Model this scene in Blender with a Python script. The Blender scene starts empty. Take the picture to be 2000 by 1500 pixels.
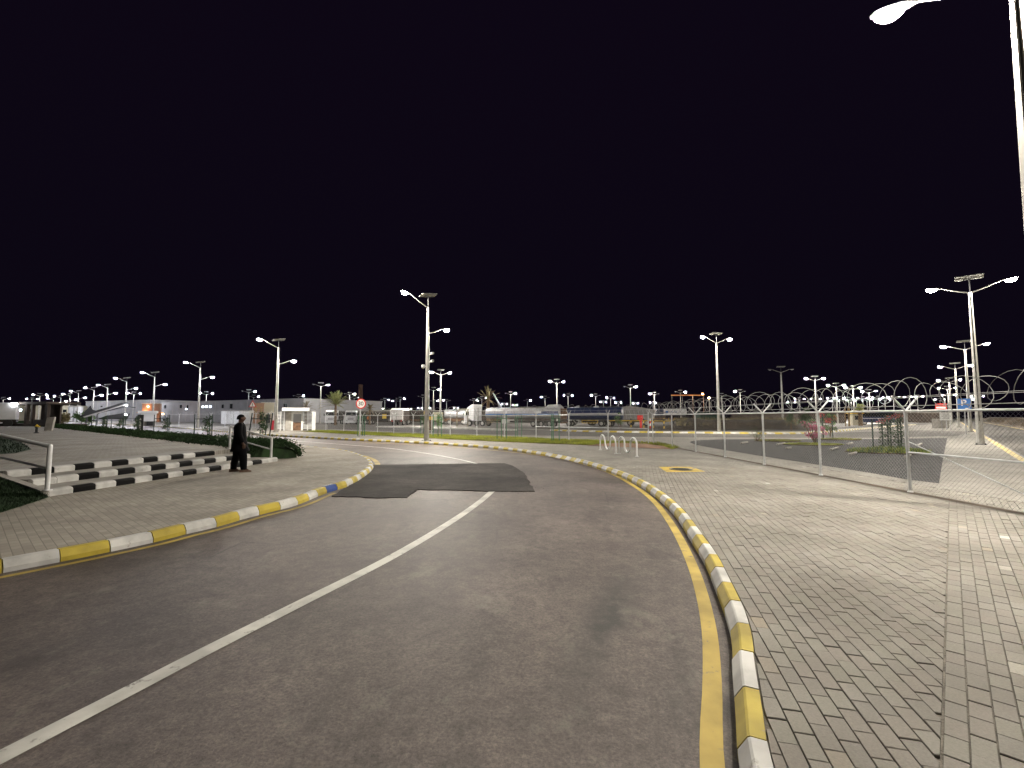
import bpy, bmesh, math, random
from mathutils import Vector, Matrix
from mathutils import noise as mn
random.seed(7)
R = math.radians
sc = bpy.context.scene
col = sc.collection

# ------------------------------------------------------------------ camera
CZ = 1.7
F = 900.0
PITCH = math.atan(64 / 900.0)
cp, sp_ = math.cos(PITCH), math.sin(PITCH)
cam = bpy.data.objects.new("camera", bpy.data.cameras.new("camera"))
col.objects.link(cam)
cam.location = (0, 0, CZ)
cam.rotation_euler = (R(90) + PITCH, 0, 0)
cam.data.sensor_width = 36
cam.data.lens = 36 * F / 2000
cam.data.clip_start = 0.05
cam.data.clip_end = 4000
sc.camera = cam

def g(px, py, z=0.0):
    """photo pixel -> point on the horizontal plane z"""
    d = (px - 1000, F * cp - (750 - py) * sp_, F * sp_ + (750 - py) * cp)
    t = (z - CZ) / d[2]
    return Vector((d[0] * t, d[1] * t, z))
def XY(px, Y, z=0.0):
    return Vector(((px - 1000) / 902.3 * Y, Y, z))
def ZA(py, Y):
    return CZ + (814 - py) / 902.3 * Y

# ------------------------------------------------------------------ materials
def nodes(m):
    m.use_nodes = True
    nt = m.node_tree
    return nt, nt.nodes, nt.links, nt.nodes["Principled BSDF"]
def mat(name, c, rough=.6, metal=0.0, var=.25, scale=6.0, bump=0.0, c2=None, fine=0.0, spec=.4):
    m = bpy.data.materials.new(name)
    nt, N, L, b = nodes(m)
    b.inputs["Roughness"].default_value = rough
    b.inputs["Metallic"].default_value = metal
    b.inputs["Specular IOR Level"].default_value = spec
    tc = N.new("ShaderNodeTexCoord")
    nz = N.new("ShaderNodeTexNoise"); nz.inputs["Scale"].default_value = scale; nz.inputs["Detail"].default_value = 6
    L.new(tc.outputs["Object"], nz.inputs["Vector"])
    mx = N.new("ShaderNodeMix"); mx.data_type = 'RGBA'
    lo = c2 if c2 else tuple(max(0, v * (1 - var)) for v in c)
    hi = c if c2 else tuple(min(1, v * (1 + var)) for v in c)
    mx.inputs[6].default_value = (*lo, 1); mx.inputs[7].default_value = (*hi, 1)
    rp = N.new("ShaderNodeMapRange"); rp.inputs[1].default_value = .3; rp.inputs[2].default_value = .7
    L.new(nz.outputs[0], rp.inputs[0]); L.new(rp.outputs[0], mx.inputs[0])
    L.new(mx.outputs[2], b.inputs["Base Color"])
    if bump:
        n2 = N.new("ShaderNodeTexNoise"); n2.inputs["Scale"].default_value = scale * 8; n2.inputs["Detail"].default_value = 4
        L.new(tc.outputs["Object"], n2.inputs["Vector"])
        bp = N.new("ShaderNodeBump"); bp.inputs["Strength"].default_value = bump; bp.inputs["Distance"].default_value = .02
        L.new(n2.outputs[0], bp.inputs["Height"]); L.new(bp.outputs[0], b.inputs["Normal"])
    return m
def emit(name, c, s):
    m = bpy.data.materials.new(name)
    nt, N, L, b = nodes(m)
    b.inputs["Base Color"].default_value = (.8, .8, .8, 1)
    b.inputs["Emission Color"].default_value = (*c, 1)
    b.inputs["Emission Strength"].default_value = s
    return m

M = {}
LAMP = 1650
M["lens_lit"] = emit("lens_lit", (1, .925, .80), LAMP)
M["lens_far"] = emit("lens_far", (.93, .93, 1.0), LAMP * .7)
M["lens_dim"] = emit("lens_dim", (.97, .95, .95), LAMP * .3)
M["window_lit"] = emit("window_lit", (.75, .87, 1), 6)
M["bulb"] = emit("bulb", (.95, .97, 1), 60)
M["bulb_orange"] = emit("bulb_orange", (1, .5, .2), 30)
M["lens_off"] = mat("lens_off", (.35, .35, .36), .3)
M["galv"] = mat("galvanised", (.42, .42, .43), .42, .35, .18, 9, 0, spec=.5)
M["fence_galv"] = mat("fence_galvanised", (.52, .53, .54), .45, .2, .15, 5, 0)
M["head_shell"] = mat("head_shell", (.11, .11, .11), .5, .2)
M["lens_mid"] = emit("lens_mid", (1, .94, .84), LAMP * 1.9)
M["razor"] = mat("razor_wire", (.24, .24, .235), .5, .1, .2, 5)
M["pole"] = mat("pole_paint", (.40, .39, .36), .42, .15, .18, 3)
M["dark_metal"] = mat("dark_metal", (.06, .06, .065), .45, .3)
M["black"] = mat("black_paint", (.018, .018, .02), .5, 0, .35, 12)
M["white_paint"] = mat("white_paint", (.72, .72, .70), .45, 0, .1, 5)
M["white_tube"] = mat("white_tube", (.74, .74, .74), .35, 0, .08, 7)
M["panel_pv"] = mat("panel_pv", (.33, .33, .31), .4)
M["red"] = mat("red_paint", (.55, .03, .025), .4, 0, .15)
M["brick_dark"] = mat("brick_dark", (.05, .026, .018), .9, 0, .3)
M["red_dark"] = mat("red_dark", (.20, .012, .02), .45, 0, .2)
M["orange"] = mat("orange_paint", (.55, .2, .06), .6)
M["terracotta"] = mat("terracotta", (.27, .16, .105), .8)
M["yellow"] = mat("yellow_paint", (.62, .42, .03), .45, 0, .15)
M["blue"] = mat("blue_paint", (.03, .16, .50), .4, 0, .12)
M["navy"] = mat("navy_paint", (.012, .025, .085), .3, 0, .2, spec=.6)
M["green_guard"] = mat("green_guard", (.02, .11, .05), .45, 0, .3)
M["dark_guard"] = mat("dark_guard", (.012, .03, .022), .5, 0, .3)
M["silver"] = mat("silver_tank", (.55, .55, .58), .38, .3, .12, 2)
M["truck_white"] = mat("truck_white", (.78, .78, .80), .3, 0, .06, 2)
M["glass"] = mat("dark_glass", (.02, .022, .025), .12, 0, .2, spec=.7)
M["rubber"] = mat("rubber", (.022, .022, .022), .8)
M["rim"] = mat("rim", (.4, .39, .37), .4, .5)
M["chassis"] = mat("chassis", (.035, .03, .027), .7, 0, .4)
M["rust"] = mat("rust", (.15, .085, .05), .8, 0, .5, 3)
M["wall_grey"] = mat("wall_grey", (.30, .30, .31), .85, 0, .12, .4, .1)
M["wall_cream"] = mat("wall_cream", (.36, .33, .25), .85, 0, .12, .4, .1)
M["wall_white"] = mat("wall_white", (.68, .68, .68), .8, 0, .08, .7, .1)
M["wall_dark"] = mat("wall_dark", (.055, .042, .035), .9, 0, .5, .9, .2)
M["concrete"] = mat("concrete", (.36, .34, .31), .85, 0, .2, 2.5, .25)
M["earth"] = mat("earth", (.085, .06, .04), .95, 0, .5, .5, .6)
M["mound"] = mat("mound_soil", (.032, .022, .016), .95, 0, .5, .4, .6)
M["black_cloth"] = mat("black_cloth", (.0028, .0028, .0038), .9, 0, .3, 20, spec=.1)
M["skin"] = mat("skin", (.085, .042, .026), .6, 0, .1)
M["hair"] = mat("hair", (.003, .003, .003), .7, spec=.15)
M["shoe"] = mat("shoe_leather", (.16, .10, .07), .6)
M["bark"] = mat("bark", (.13, .085, .05), .95, 0, .4, 8, .5)
M["wood"] = mat("wood", (.28, .19, .09), .85, 0, .3, 4)
M["palm_leaf"] = mat("palm_leaf", (.38, .41, .17), .6, 0, .5, 3)
M["palm_dry"] = mat("palm_dry", (.15, .125, .06), .7, 0, .5, 3)
M["leaf"] = mat("leaf", (.05, .10, .02), .6, 0, .6, 2.5)
M["leaf_dark"] = mat("leaf_dark", (.018, .046, .010), .75, 0, .6, 2.5)
M["flower"] = mat("flower", (.32, .035, .10), .6, 0, .5, 3)
M["flower_red"] = mat("flower_red", (.38, .03, .035), .6, 0, .5, 3)
M["blade"] = mat("grass_blade", (.25, .28, .03), .7, 0, .55, .7)
M["blade_dark"] = mat("grass_dark", (.012, .03, .008), .8, 0, .5, .9)
M["canvas"] = mat("canvas", (.32, .31, .30), .8, 0, .15, 3)
M["cable"] = mat("cable", (.05, .05, .05), .6)

def chipped(name, c, under=(.25, .23, .20), amount=.40, spec=.35):
    """kerb paint with scuffs and dirt"""
    m = bpy.data.materials.new(name)
    nt, N, L, b = nodes(m)
    b.inputs["Roughness"].default_value = .65
    b.inputs["Specular IOR Level"].default_value = spec
    tc = N.new("ShaderNodeTexCoord")
    n1 = N.new("ShaderNodeTexNoise"); n1.inputs["Scale"].default_value = 7; n1.inputs["Detail"].default_value = 10; n1.inputs["Roughness"].default_value = .7
    n2 = N.new("ShaderNodeTexNoise"); n2.inputs["Scale"].default_value = 2.2; n2.inputs["Detail"].default_value = 5
    for n in (n1, n2): L.new(tc.outputs["Object"], n.inputs["Vector"])
    r1 = N.new("ShaderNodeValToRGB"); r1.color_ramp.elements[0].position = amount - .09; r1.color_ramp.elements[1].position = amount
    L.new(n1.outputs[0], r1.inputs[0])
    mA = N.new("ShaderNodeMix"); mA.data_type = 'RGBA'
    mA.inputs[6].default_value = (*[v * .62 for v in c], 1); mA.inputs[7].default_value = (*c, 1)
    r2 = N.new("ShaderNodeMapRange"); r2.inputs[1].default_value = .35; r2.inputs[2].default_value = .6
    L.new(n2.outputs[0], r2.inputs[0]); L.new(r2.outputs[0], mA.inputs[0])
    mB = N.new("ShaderNodeMix"); mB.data_type = 'RGBA'
    mB.inputs[6].default_value = (*under, 1)
    L.new(mA.outputs[2], mB.inputs[7]); L.new(r1.outputs[0], mB.inputs[0])
    L.new(mB.outputs[2], b.inputs["Base Color"])
    bp = N.new("ShaderNodeBump"); bp.inputs["Strength"].default_value = .25; bp.inputs["Distance"].default_value = .01
    L.new(n1.outputs[0], bp.inputs["Height"]); L.new(bp.outputs[0], b.inputs["Normal"])
    return m
M["kerb_yellow"] = chipped("kerb_yellow", (.50, .385, .045), amount=.37)
M["kerb_white"] = chipped("kerb_white", (.62, .61, .585), amount=.38)
M["kerb_black"] = chipped("kerb_black", (.0035, .0033, .0033), (.018, .016, .015), .33, .1)
M["kerb_blue"] = chipped("kerb_blue", (.03, .07, .26), amount=.35)
M["line_white"] = chipped("line_white", (.66, .65, .60), (.16, .15, .14), .42)
M["line_yellow"] = chipped("line_yellow", (.50, .37, .09), (.16, .145, .12), .42)
M["yellow_ground"] = chipped("yellow_ground", (.52, .36, .035), (.3, .27, .2), .38)

def asphalt(name, c, c2, big=.35, worn=True):
    m = bpy.data.materials.new(name)
    nt, N, L, b = nodes(m)
    b.inputs["Roughness"].default_value = .64 if worn else .9
    b.inputs["Specular IOR Level"].default_value = .42 if worn else .15
    tc = N.new("ShaderNodeTexCoord")
    def noise(s, d=6, rg=.55, stretch=None):
        n = N.new("ShaderNodeTexNoise"); n.inputs["Scale"].default_value = s; n.inputs["Detail"].default_value = d; n.inputs["Roughness"].default_value = rg
        if stretch:
            mp = N.new("ShaderNodeMapping"); mp.inputs["Scale"].default_value = stretch; mp.inputs["Rotation"].default_value = (0, 0, R(-14))
            L.new(tc.outputs["Object"], mp.inputs[0]); L.new(mp.outputs[0], n.inputs["Vector"])
        else:
            L.new(tc.outputs["Object"], n.inputs["Vector"])
        return n
    def rng(n, a, bb):
        r = N.new("ShaderNodeMapRange"); r.inputs[1].default_value = a; r.inputs[2].default_value = bb
        L.new(n.outputs[0], r.inputs[0]); return r
    def mix(a, bb, fac, typ='MIX'):
        x = N.new("ShaderNodeMix"); x.data_type = 'RGBA'; x.blend_type = typ
        for sock, v in ((6, a), (7, bb)):
            if isinstance(v, tuple): x.inputs[sock].default_value = (*v, 1)
            else: L.new(v, x.inputs[sock])
        if isinstance(fac, float): x.inputs[0].default_value = fac
        else: L.new(fac, x.inputs[0])
        return x.outputs[2]
    def ramp2(n, p0, v0, p1, v1):
        r = N.new("ShaderNodeValToRGB"); e = r.color_ramp.elements
        e[0].position = p0; e[0].color = (v0, v0, v0, 1); e[1].position = p1; e[1].color = (v1, v1 * .985, v1 * .975, 1)
        L.new(n.outputs[0], r.inputs[0]); return r.outputs[0]
    out = mix(c2, c, rng(noise(big, 10, .68), .34, .66).outputs[0])
    agg = noise(42, 6, .85)
    out = mix(out, ramp2(noise(6, 10, .82), .34, .60, .66, 1.34), 1.0, 'MULTIPLY')
    out = mix(out, ramp2(agg, .34, .42, .68, 1.62), 1.0, 'MULTIPLY')
    if worn:
        # worn dusty scuffs, dark blotches, cracks and an oil drip band along the inner wheel track
        out = mix(out, (.21, .19, .16), rng(noise(1.9, 13, .78, (1, .6, 1)), .55, .80).outputs[0])
        out = mix(out, tuple(v * .5 for v in c2), rng(noise(.9, 11, .74, (1.5, .7, 1)), .54, .72).outputs[0])
        ds = N.new("ShaderNodeMix"); ds.data_type = 'RGBA'; ds.inputs[0].default_value = .10
        nd = noise(1.2, 6, .7); L.new(tc.outputs["Object"], ds.inputs[6]); L.new(nd.outputs[1], ds.inputs[7])
        vo = N.new("ShaderNodeTexVoronoi"); vo.feature = 'DISTANCE_TO_EDGE'; vo.inputs["Scale"].default_value = .42; L.new(ds.outputs[2], vo.inputs["Vector"])
        cr = N.new("ShaderNodeMapRange"); cr.inputs[1].default_value = .0; cr.inputs[2].default_value = .008; cr.inputs[3].default_value = .75; cr.inputs[4].default_value = 0; L.new(vo.outputs[0], cr.inputs[0])
        cm = N.new("ShaderNodeMath"); cm.operation = 'MULTIPLY'; L.new(cr.outputs[0], cm.inputs[0]); L.new(rng(noise(.5, 4), .5, .62).outputs[0], cm.inputs[1])
        out = mix(out, (.025, .023, .022), cm.outputs[0])
        p0, p1 = g(1235, 1085, -.15), g(1060, 1500, -.15); dv = (p1 - p0); ln_ = dv.length; rot = math.atan2(dv.y, dv.x)
        mp = N.new("ShaderNodeMapping"); mp.vector_type = 'TEXTURE'; mp.inputs["Location"].default_value = ((p0.x + p1.x) / 2, (p0.y + p1.y) / 2, 0); mp.inputs["Rotation"].default_value = (0, 0, rot); mp.inputs["Scale"].default_value = (ln_ * .66, .45, 1)
        L.new(tc.outputs["Object"], mp.inputs[0])
        gr = N.new("ShaderNodeTexGradient"); gr.gradient_type = 'QUADRATIC_SPHERE'; L.new(mp.outputs[0], gr.inputs[0])
        mm = N.new("ShaderNodeMath"); mm.operation = 'MULTIPLY'; L.new(gr.outputs[1], mm.inputs[0]); L.new(rng(noise(2.4, 12, .8), .36, .62).outputs[0], mm.inputs[1])
        m2 = N.new("ShaderNodeMath"); m2.operation = 'MULTIPLY'; m2.use_clamp = True; m2.inputs[1].default_value = 2.2; L.new(mm.outputs[0], m2.inputs[0])
        out = mix(out, (.038, .034, .031), m2.outputs[0])
    L.new(out, b.inputs["Base Color"])
    bp = N.new("ShaderNodeBump"); bp.inputs["Strength"].default_value = .55; bp.inputs["Distance"].default_value = .006
    L.new(agg.outputs[0], bp.inputs["Height"]); L.new(bp.outputs[0], b.inputs["Normal"])
    return m
M["asphalt"] = asphalt("asphalt", (.150, .124, .112), (.056, .045, .042))
M["asphalt_new"] = asphalt("asphalt_new", (.088, .079, .075), (.018, .016, .016), .42, False)
M["asphalt_yard"] = asphalt("asphalt_yard", (.12, .113, .105), (.08, .076, .072), .12, False)
M["ground"] = asphalt("ground_dirt", (.10, .085, .07), (.06, .052, .045), .05, False)
M["gravel"] = asphalt("gravel_dark", (.046, .046, .049), (.014, .014, .0155), 2.4, False)

def pavers(name, c, rot, bump=.5, w=.2, h=.1, mort=.45):
    m = bpy.data.materials.new(name)
    nt, N, L, b = nodes(m)
    b.inputs["Roughness"].default_value = .85
    b.inputs["Specular IOR Level"].default_value = .3
    tc = N.new("ShaderNodeTexCoord")
    mp = N.new("ShaderNodeMapping"); mp.inputs["Rotation"].default_value = (0, 0, rot)
    L.new(tc.outputs["Object"], mp.inputs[0])
    br = N.new("ShaderNodeTexBrick")
    br.inputs["Scale"].default_value = 1
    br.inputs["Brick Width"].default_value = w; br.inputs["Row Height"].default_value = h
    br.inputs["Mortar Size"].default_value = .006; br.inputs["Mortar Smooth"].default_value = .3
    br.inputs["Color1"].default_value = (*[v * 1.1 for v in c], 1); br.inputs["Color2"].default_value = (*[v * .86 for v in c], 1)
    br.inputs["Mortar"].default_value = (*[v * mort for v in c], 1)
    L.new(mp.outputs[0], br.inputs["Vector"])
    nz = N.new("ShaderNodeTexNoise"); nz.inputs["Scale"].default_value = .7; nz.inputs["Detail"].default_value = 8
    L.new(tc.outputs["Object"], nz.inputs["Vector"])
    rp = N.new("ShaderNodeValToRGB"); rp.color_ramp.elements[0].position = .3; rp.color_ramp.elements[0].color = (.72, .71, .69, 1)
    rp.color_ramp.elements[1].position = .68; rp.color_ramp.elements[1].color = (1.08, 1.07, 1.05, 1)
    L.new(nz.outputs[0], rp.inputs[0])
    mx = N.new("ShaderNodeMix"); mx.data_type = 'RGBA'; mx.blend_type = 'MULTIPLY'; mx.inputs[0].default_value = 1
    L.new(br.outputs[0], mx.inputs[6]); L.new(rp.outputs[0], mx.inputs[7]); L.new(mx.outputs[2], b.inputs["Base Color"])
    bp = N.new("ShaderNodeBump"); bp.inputs["Strength"].default_value = bump; bp.inputs["Distance"].default_value = .008; bp.invert = True
    L.new(br.outputs[1], bp.inputs["Height"]); L.new(bp.outputs[0], b.inputs["Normal"])
    return m
PAV = (.250, .237, .215)
M["paver_sheet"] = pavers("paver_sheet", PAV, R(90 - 15))
M["paver_left"] = pavers("paver_left", (.37, .34, .295), R(40), .3, mort=.66)
M["plaza"] = pavers("plaza", (.42, .395, .355), R(5), .2)

def block_mat():
    m = bpy.data.materials.new("paver_block")
    nt, N, L, b = nodes(m)
    b.inputs["Roughness"].default_value = .85; b.inputs["Specular IOR Level"].default_value = .3
    geo = N.new("ShaderNodeNewGeometry"); tc = N.new("ShaderNodeTexCoord")
    rp = N.new("ShaderNodeValToRGB")
    e = rp.color_ramp.elements
    e[0].position = 0; e[0].color = (*[v * .91 for v in PAV], 1)
    e[1].position = .99; e[1].color = (*[v * 1.07 for v in PAV], 1)
    k = e.new(.45); k.color = (PAV[0] * 1.0, PAV[1] * .97, PAV[2] * .96, 1)
    k = e.new(.7); k.color = (PAV[0] * .99, PAV[1] * 1.01, PAV[2] * .97, 1)
    k = e.new(.9975); k.color = (.305, .265, .21, 1)
    k = e.new(.9994); k.color = (.44, .45, .42, 1)
    L.new(geo.outputs["Random Per Island"], rp.inputs[0])
    n1 = N.new("ShaderNodeTexNoise"); n1.inputs["Scale"].default_value = .8; n1.inputs["Detail"].default_value = 8
    n2 = N.new("ShaderNodeTexNoise"); n2.inputs["Scale"].default_value = 70; n2.inputs["Detail"].default_value = 5; n2.inputs["Roughness"].default_value = .7
    for n in (n1, n2): L.new(tc.outputs["Object"], n.inputs["Vector"])
    r1 = N.new("ShaderNodeValToRGB"); r1.color_ramp.elements[0].position = .3; r1.color_ramp.elements[0].color = (.72, .70, .67, 1)
    r1.color_ramp.elements[1].position = .66; r1.color_ramp.elements[1].color = (1.07, 1.06, 1.05, 1)
    r2 = N.new("ShaderNodeValToRGB"); r2.color_ramp.elements[0].position = .3; r2.color_ramp.elements[0].color = (.8, .8, .8, 1)
    r2.color_ramp.elements[1].position = .7; r2.color_ramp.elements[1].color = (1.12, 1.12, 1.12, 1)
    L.new(n1.outputs[0], r1.inputs[0]); L.new(n2.outputs[0], r2.inputs[0])
    last = rp.outputs[0]
    for r in (r1, r2):
        x = N.new("ShaderNodeMix"); x.data_type = 'RGBA'; x.blend_type = 'MULTIPLY'; x.inputs[0].default_value = 1
        L.new(last, x.inputs[6]); L.new(r.outputs[0], x.inputs[7]); last = x.outputs[2]
    L.new(last, b.inputs["Base Color"])
    bp = N.new("ShaderNodeBump"); bp.inputs["Strength"].default_value = .3; bp.inputs["Distance"].default_value = .003
    L.new(n2.outputs[0], bp.inputs["Height"]); L.new(bp.outputs[0], b.inputs["Normal"])
    return m
M["block"] = block_mat()
M["joint"] = mat("joint_sand", (.155, .138, .115), .95, 0, .5, 6, .5)

# ------------------------------------------------------------------ mesh builder
class MB:
    def __init__(s): s.v = []; s.f = []; s.m = []
    def add(s, vs, fs, mi=0):
        o = len(s.v); s.v += [tuple(v) for v in vs]
        for f in fs: s.f.append([i + o for i in f]); s.m.append(mi)
        return s
    def box(s, c, d, rz=0, mi=0, ry=0, rx=0):
        mt = Matrix.Rotation(rz, 3, 'Z') @ Matrix.Rotation(ry, 3, 'Y') @ Matrix.Rotation(rx, 3, 'X')
        vs = [Vector(c) + mt @ Vector((x * d[0] / 2, y * d[1] / 2, z * d[2] / 2)) for x in (-1, 1) for y in (-1, 1) for z in (-1, 1)]
        return s.add(vs, [(0, 1, 3, 2), (4, 6, 7, 5), (0, 4, 5, 1), (2, 3, 7, 6), (0, 2, 6, 4), (1, 5, 7, 3)], mi)
    def tube(s, pts, r, n=8, mi=0, cap=True, twist=0):
        pts = [Vector(p) for p in pts]
        rs = r if isinstance(r, (list, tuple)) else [r] * len(pts)
        vs = []; up = None
        for i, p in enumerate(pts):
            d = (pts[min(i + 1, len(pts) - 1)] - pts[max(i - 1, 0)]).normalized()
            if up is None:
                up = Vector((0, 0, 1)) if abs(d.z) < .9 else Vector((1, 0, 0))
            a = d.cross(up)
            if a.length < 1e-4: a = d.cross(Vector((0, 1, 0)))
            a.normalize(); bb = a.cross(d).normalized(); up = bb
            for k in range(n):
                t = 2 * math.pi * k / n + twist
                vs.append(p + (a * math.cos(t) + bb * math.sin(t)) * rs[i])
        fs = []
        for i in range(len(pts) - 1):
            for k in range(n):
                fs.append((i * n + k, i * n + (k + 1) % n, (i + 1) * n + (k + 1) % n, (i + 1) * n + k))
        if cap:
            fs.append(tuple(range(n))[::-1]); fs.append(tuple((len(pts) - 1) * n + k for k in range(n)))
        return s.add(vs, fs, mi)
    def lathe(s, prof, n=16, c=(0, 0, 0), mi=0, sx=1, sy=1):
        vs = []; c = Vector(c)
        for r, z in prof:
            for k in range(n):
                t = 2 * math.pi * k / n
                vs.append(c + Vector((r * sx * math.cos(t), r * sy * math.sin(t), z)))
        fs = []
        for i in range(len(prof) - 1):
            for k in range(n): fs.append((i * n + k, i * n + (k + 1) % n, (i + 1) * n + (k + 1) % n, (i + 1) * n + k))
        fs.append(tuple(range(n))[::-1]); fs.append(tuple((len(prof) - 1) * n + k for k in range(n)))
        return s.add(vs, fs, mi)
    def loft(s, rings, mi=0, cap=True):
        n = len(rings[0]); vs = [p for r in rings for p in r]; fs = []
        for i in range(len(rings) - 1):
            for k in range(n): fs.append((i * n + k, i * n + (k + 1) % n, (i + 1) * n + (k + 1) % n, (i + 1) * n + k))
        if cap: fs.append(tuple(range(n))[::-1]); fs.append(tuple((len(rings) - 1) * n + k for k in range(n)))
        return s.add(vs, fs, mi)
    def extr(s, poly, vec, mi=0):
        n = len(poly); poly = [Vector(p) for p in poly]; vec = Vector(vec)
        vs = poly + [p + vec for p in poly]
        fs = [tuple(range(n))[::-1], tuple(range(n, 2 * n))] + [(k, (k + 1) % n, n + (k + 1) % n, n + k) for k in range(n)]
        return s.add(vs, fs, mi)
    def quad(s, a, b, c, d, mi=0): return s.add([a, b, c, d], [(0, 1, 2, 3)], mi)
    def disc(s, c, r, axis='y', n=20, mi=0, th=.02):
        c = Vector(c); pts = []
        for k in range(n):
            t = 2 * math.pi * k / n
            pts.append(c + (Vector((r * math.cos(t), 0, r * math.sin(t))) if axis == 'y' else Vector((0, r * math.cos(t), r * math.sin(t))) if axis == 'x' else Vector((r * math.cos(t), r * math.sin(t), 0))))
        return s.extr(pts, {'y': (0, th, 0), 'x': (th, 0, 0), 'z': (0, 0, th)}[axis], mi)
    def build(s, name, mats, parent=None, smooth=False, bevel=0, recalc=True, up=False):
        me = bpy.data.meshes.new(name)
        me.from_pydata(s.v, [], s.f)
        mats = mats if isinstance(mats, (list, tuple)) else [mats]
        for m in mats: me.materials.append(M[m] if isinstance(m, str) else m)
        me.polygons.foreach_set("material_index", s.m)
        bm = bmesh.new(); bm.from_mesh(me)
        if recalc: bmesh.ops.recalc_face_normals(bm, faces=bm.faces)
        if up:
            for f in bm.faces:
                f.normal_update()
                if f.normal.z < 0: f.normal_flip()
        if bevel: bmesh.ops.bevel(bm, geom=bm.edges[:], offset=bevel, segments=1, affect='EDGES', profile=.5, clamp_overlap=True)
        bm.to_mesh(me); bm.free()
        if smooth:
            me.polygons.foreach_set("use_smooth", [True] * len(me.polygons))
            try: me.set_sharp_from_angle(angle=R(40))
            except Exception: pass
        o = bpy.data.objects.new(name, me); col.objects.link(o)
        if parent: o.parent = parent
        return o

def tag(o, label=None, cat=None, group=None, kind=None):
    if label: o["label"] = label
    if cat: o["category"] = cat
    if group: o["group"] = group
    if kind: o["kind"] = kind
    return o
def thing(name, label, cat, loc=(0, 0, 0), rz=0, group=None):
    o = bpy.data.objects.new(name, None); col.objects.link(o)
    o.empty_display_size = .2
    o.location = loc; o.rotation_euler = (0, 0, rz)
    return tag(o, label, cat, group)
def struct(name, mb, m, label=None, up=True, smooth=False, kind='structure', bevel=0):
    return tag(mb.build(name, m, None, smooth, bevel, recalc=not up, up=up), label, None, None, kind)
def copy_tree(o, parent=None):
    c = o.copy(); col.objects.link(c)
    if parent: c.parent = parent
    for ch in list(o.children): copy_tree(ch, c)
    return c

# ------------------------------------------------------------------ curves
def smooth(pts, step=.5):
    """Catmull-Rom through pts, resampled at even spacing"""
    pts = [Vector(p) for p in pts]; P = [pts[0] * 2 - pts[1]] + pts + [pts[-1] * 2 - pts[-2]]
    out = []
    for i in range(1, len(P) - 2):
        a, b, c, d = P[i - 1:i + 3]
        t1 = max(1e-4, (b - a).length ** .5); t2 = t1 + max(1e-4, (c - b).length ** .5); t3 = t2 + max(1e-4, (d - c).length ** .5)
        n = max(4, int((c - b).length / step * 3))
        for k in range(n):
            t = t1 + (t2 - t1) * k / n
            A1 = a * ((t1 - t) / t1) + b * (t / t1); A2 = b * ((t2 - t) / (t2 - t1)) + c * ((t - t1) / (t2 - t1)); A3 = c * ((t3 - t) / (t3 - t2)) + d * ((t - t2) / (t3 - t2))
            B1 = A1 * ((t2 - t) / t2) + A2 * (t / t2); B2 = A2 * ((t3 - t) / (t3 - t1)) + A3 * ((t - t1) / (t3 - t1))
            out.append(B1 * ((t2 - t) / (t2 - t1)) + B2 * ((t - t1) / (t2 - t1)))
    out.append(pts[-1])
    res = [out[0]]; acc = 0
    for i in range(1, len(out)):
        seg = (out[i] - out[i - 1]).length; 
        p0 = out[i - 1]
        while acc + seg >= step:
            p0 = p0 + (out[i] - p0).normalized() * (step - acc)
            res.append(p0.copy()); seg = (out[i] - p0).length; acc = 0
        acc += seg
    return res
def normals2(pl):
    ns = []
    for i in range(len(pl)):
        d = pl[min(i + 1, len(pl) - 1)] - pl[max(i - 1, 0)]
        n = Vector((d.y, -d.x, 0)); n.normalize(); ns.append(n)      # to the right of travel
    return ns
def offset(pl, dist, z=None):
    return [Vector((p.x + n.x * dist, p.y + n.y * dist, p.z if z is None else z)) for p, n in zip(pl, normals2(pl))]
def ribbon(pl, half, z):
    mb = MB(); a = offset(pl, -half, z); b = offset(pl, half, z); n = len(pl)
    mb.add(a + b, [(i, i + 1, n + i + 1, n + i) for i in range(n - 1)])
    return mb
def sheet(pts, z):
    mb = MB(); mb.add([(p[0], p[1], z) for p in pts], [tuple(range(len(pts)))]); return mb
def kerb_blocks(pl, prof, colors, gap=.006, special=None, drop=None):
    """pl at .25 m spacing: two steps per .5 m kerb stone; prof = [(offset to the right, z)]"""
    mb = MB(); ns = normals2(pl); k = 0
    for i in range(0, len(pl) - 2, 2):
        rings = []
        for j, e in ((i, gap), (i + 1, 0), (i + 2, -gap)):
            d = (pl[min(j + 1, len(pl) - 1)] - pl[max(j - 1, 0)]).normalized()
            p = pl[j] + d * e; n = ns[j]
            f = drop(p) if drop else 1.0
            jit = 0
            rings.append([Vector((p.x + n.x * o, p.y + n.y * o, (-.15 + (z + .15) * f) if (z > -.2 and o != 0) else z)) for o, z in prof])
        dx = random.uniform(-.004, .004); dz = random.uniform(-.003, .003)
        rings = [[q + Vector((dx, 0, dz)) for q in r] for r in rings]
        mi = colors[k % len(colors)]
        if special is not None and special(pl[i + 1]): mi = 2
        mb.loft(rings, mi); k += 1
    return mb

# ------------------------------------------------------------------ ground and roads
V = Vector
struct("ground", sheet([(-520, -40), (480, -40), (480, 620), (-520, 620)], -.26), "ground")

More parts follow.
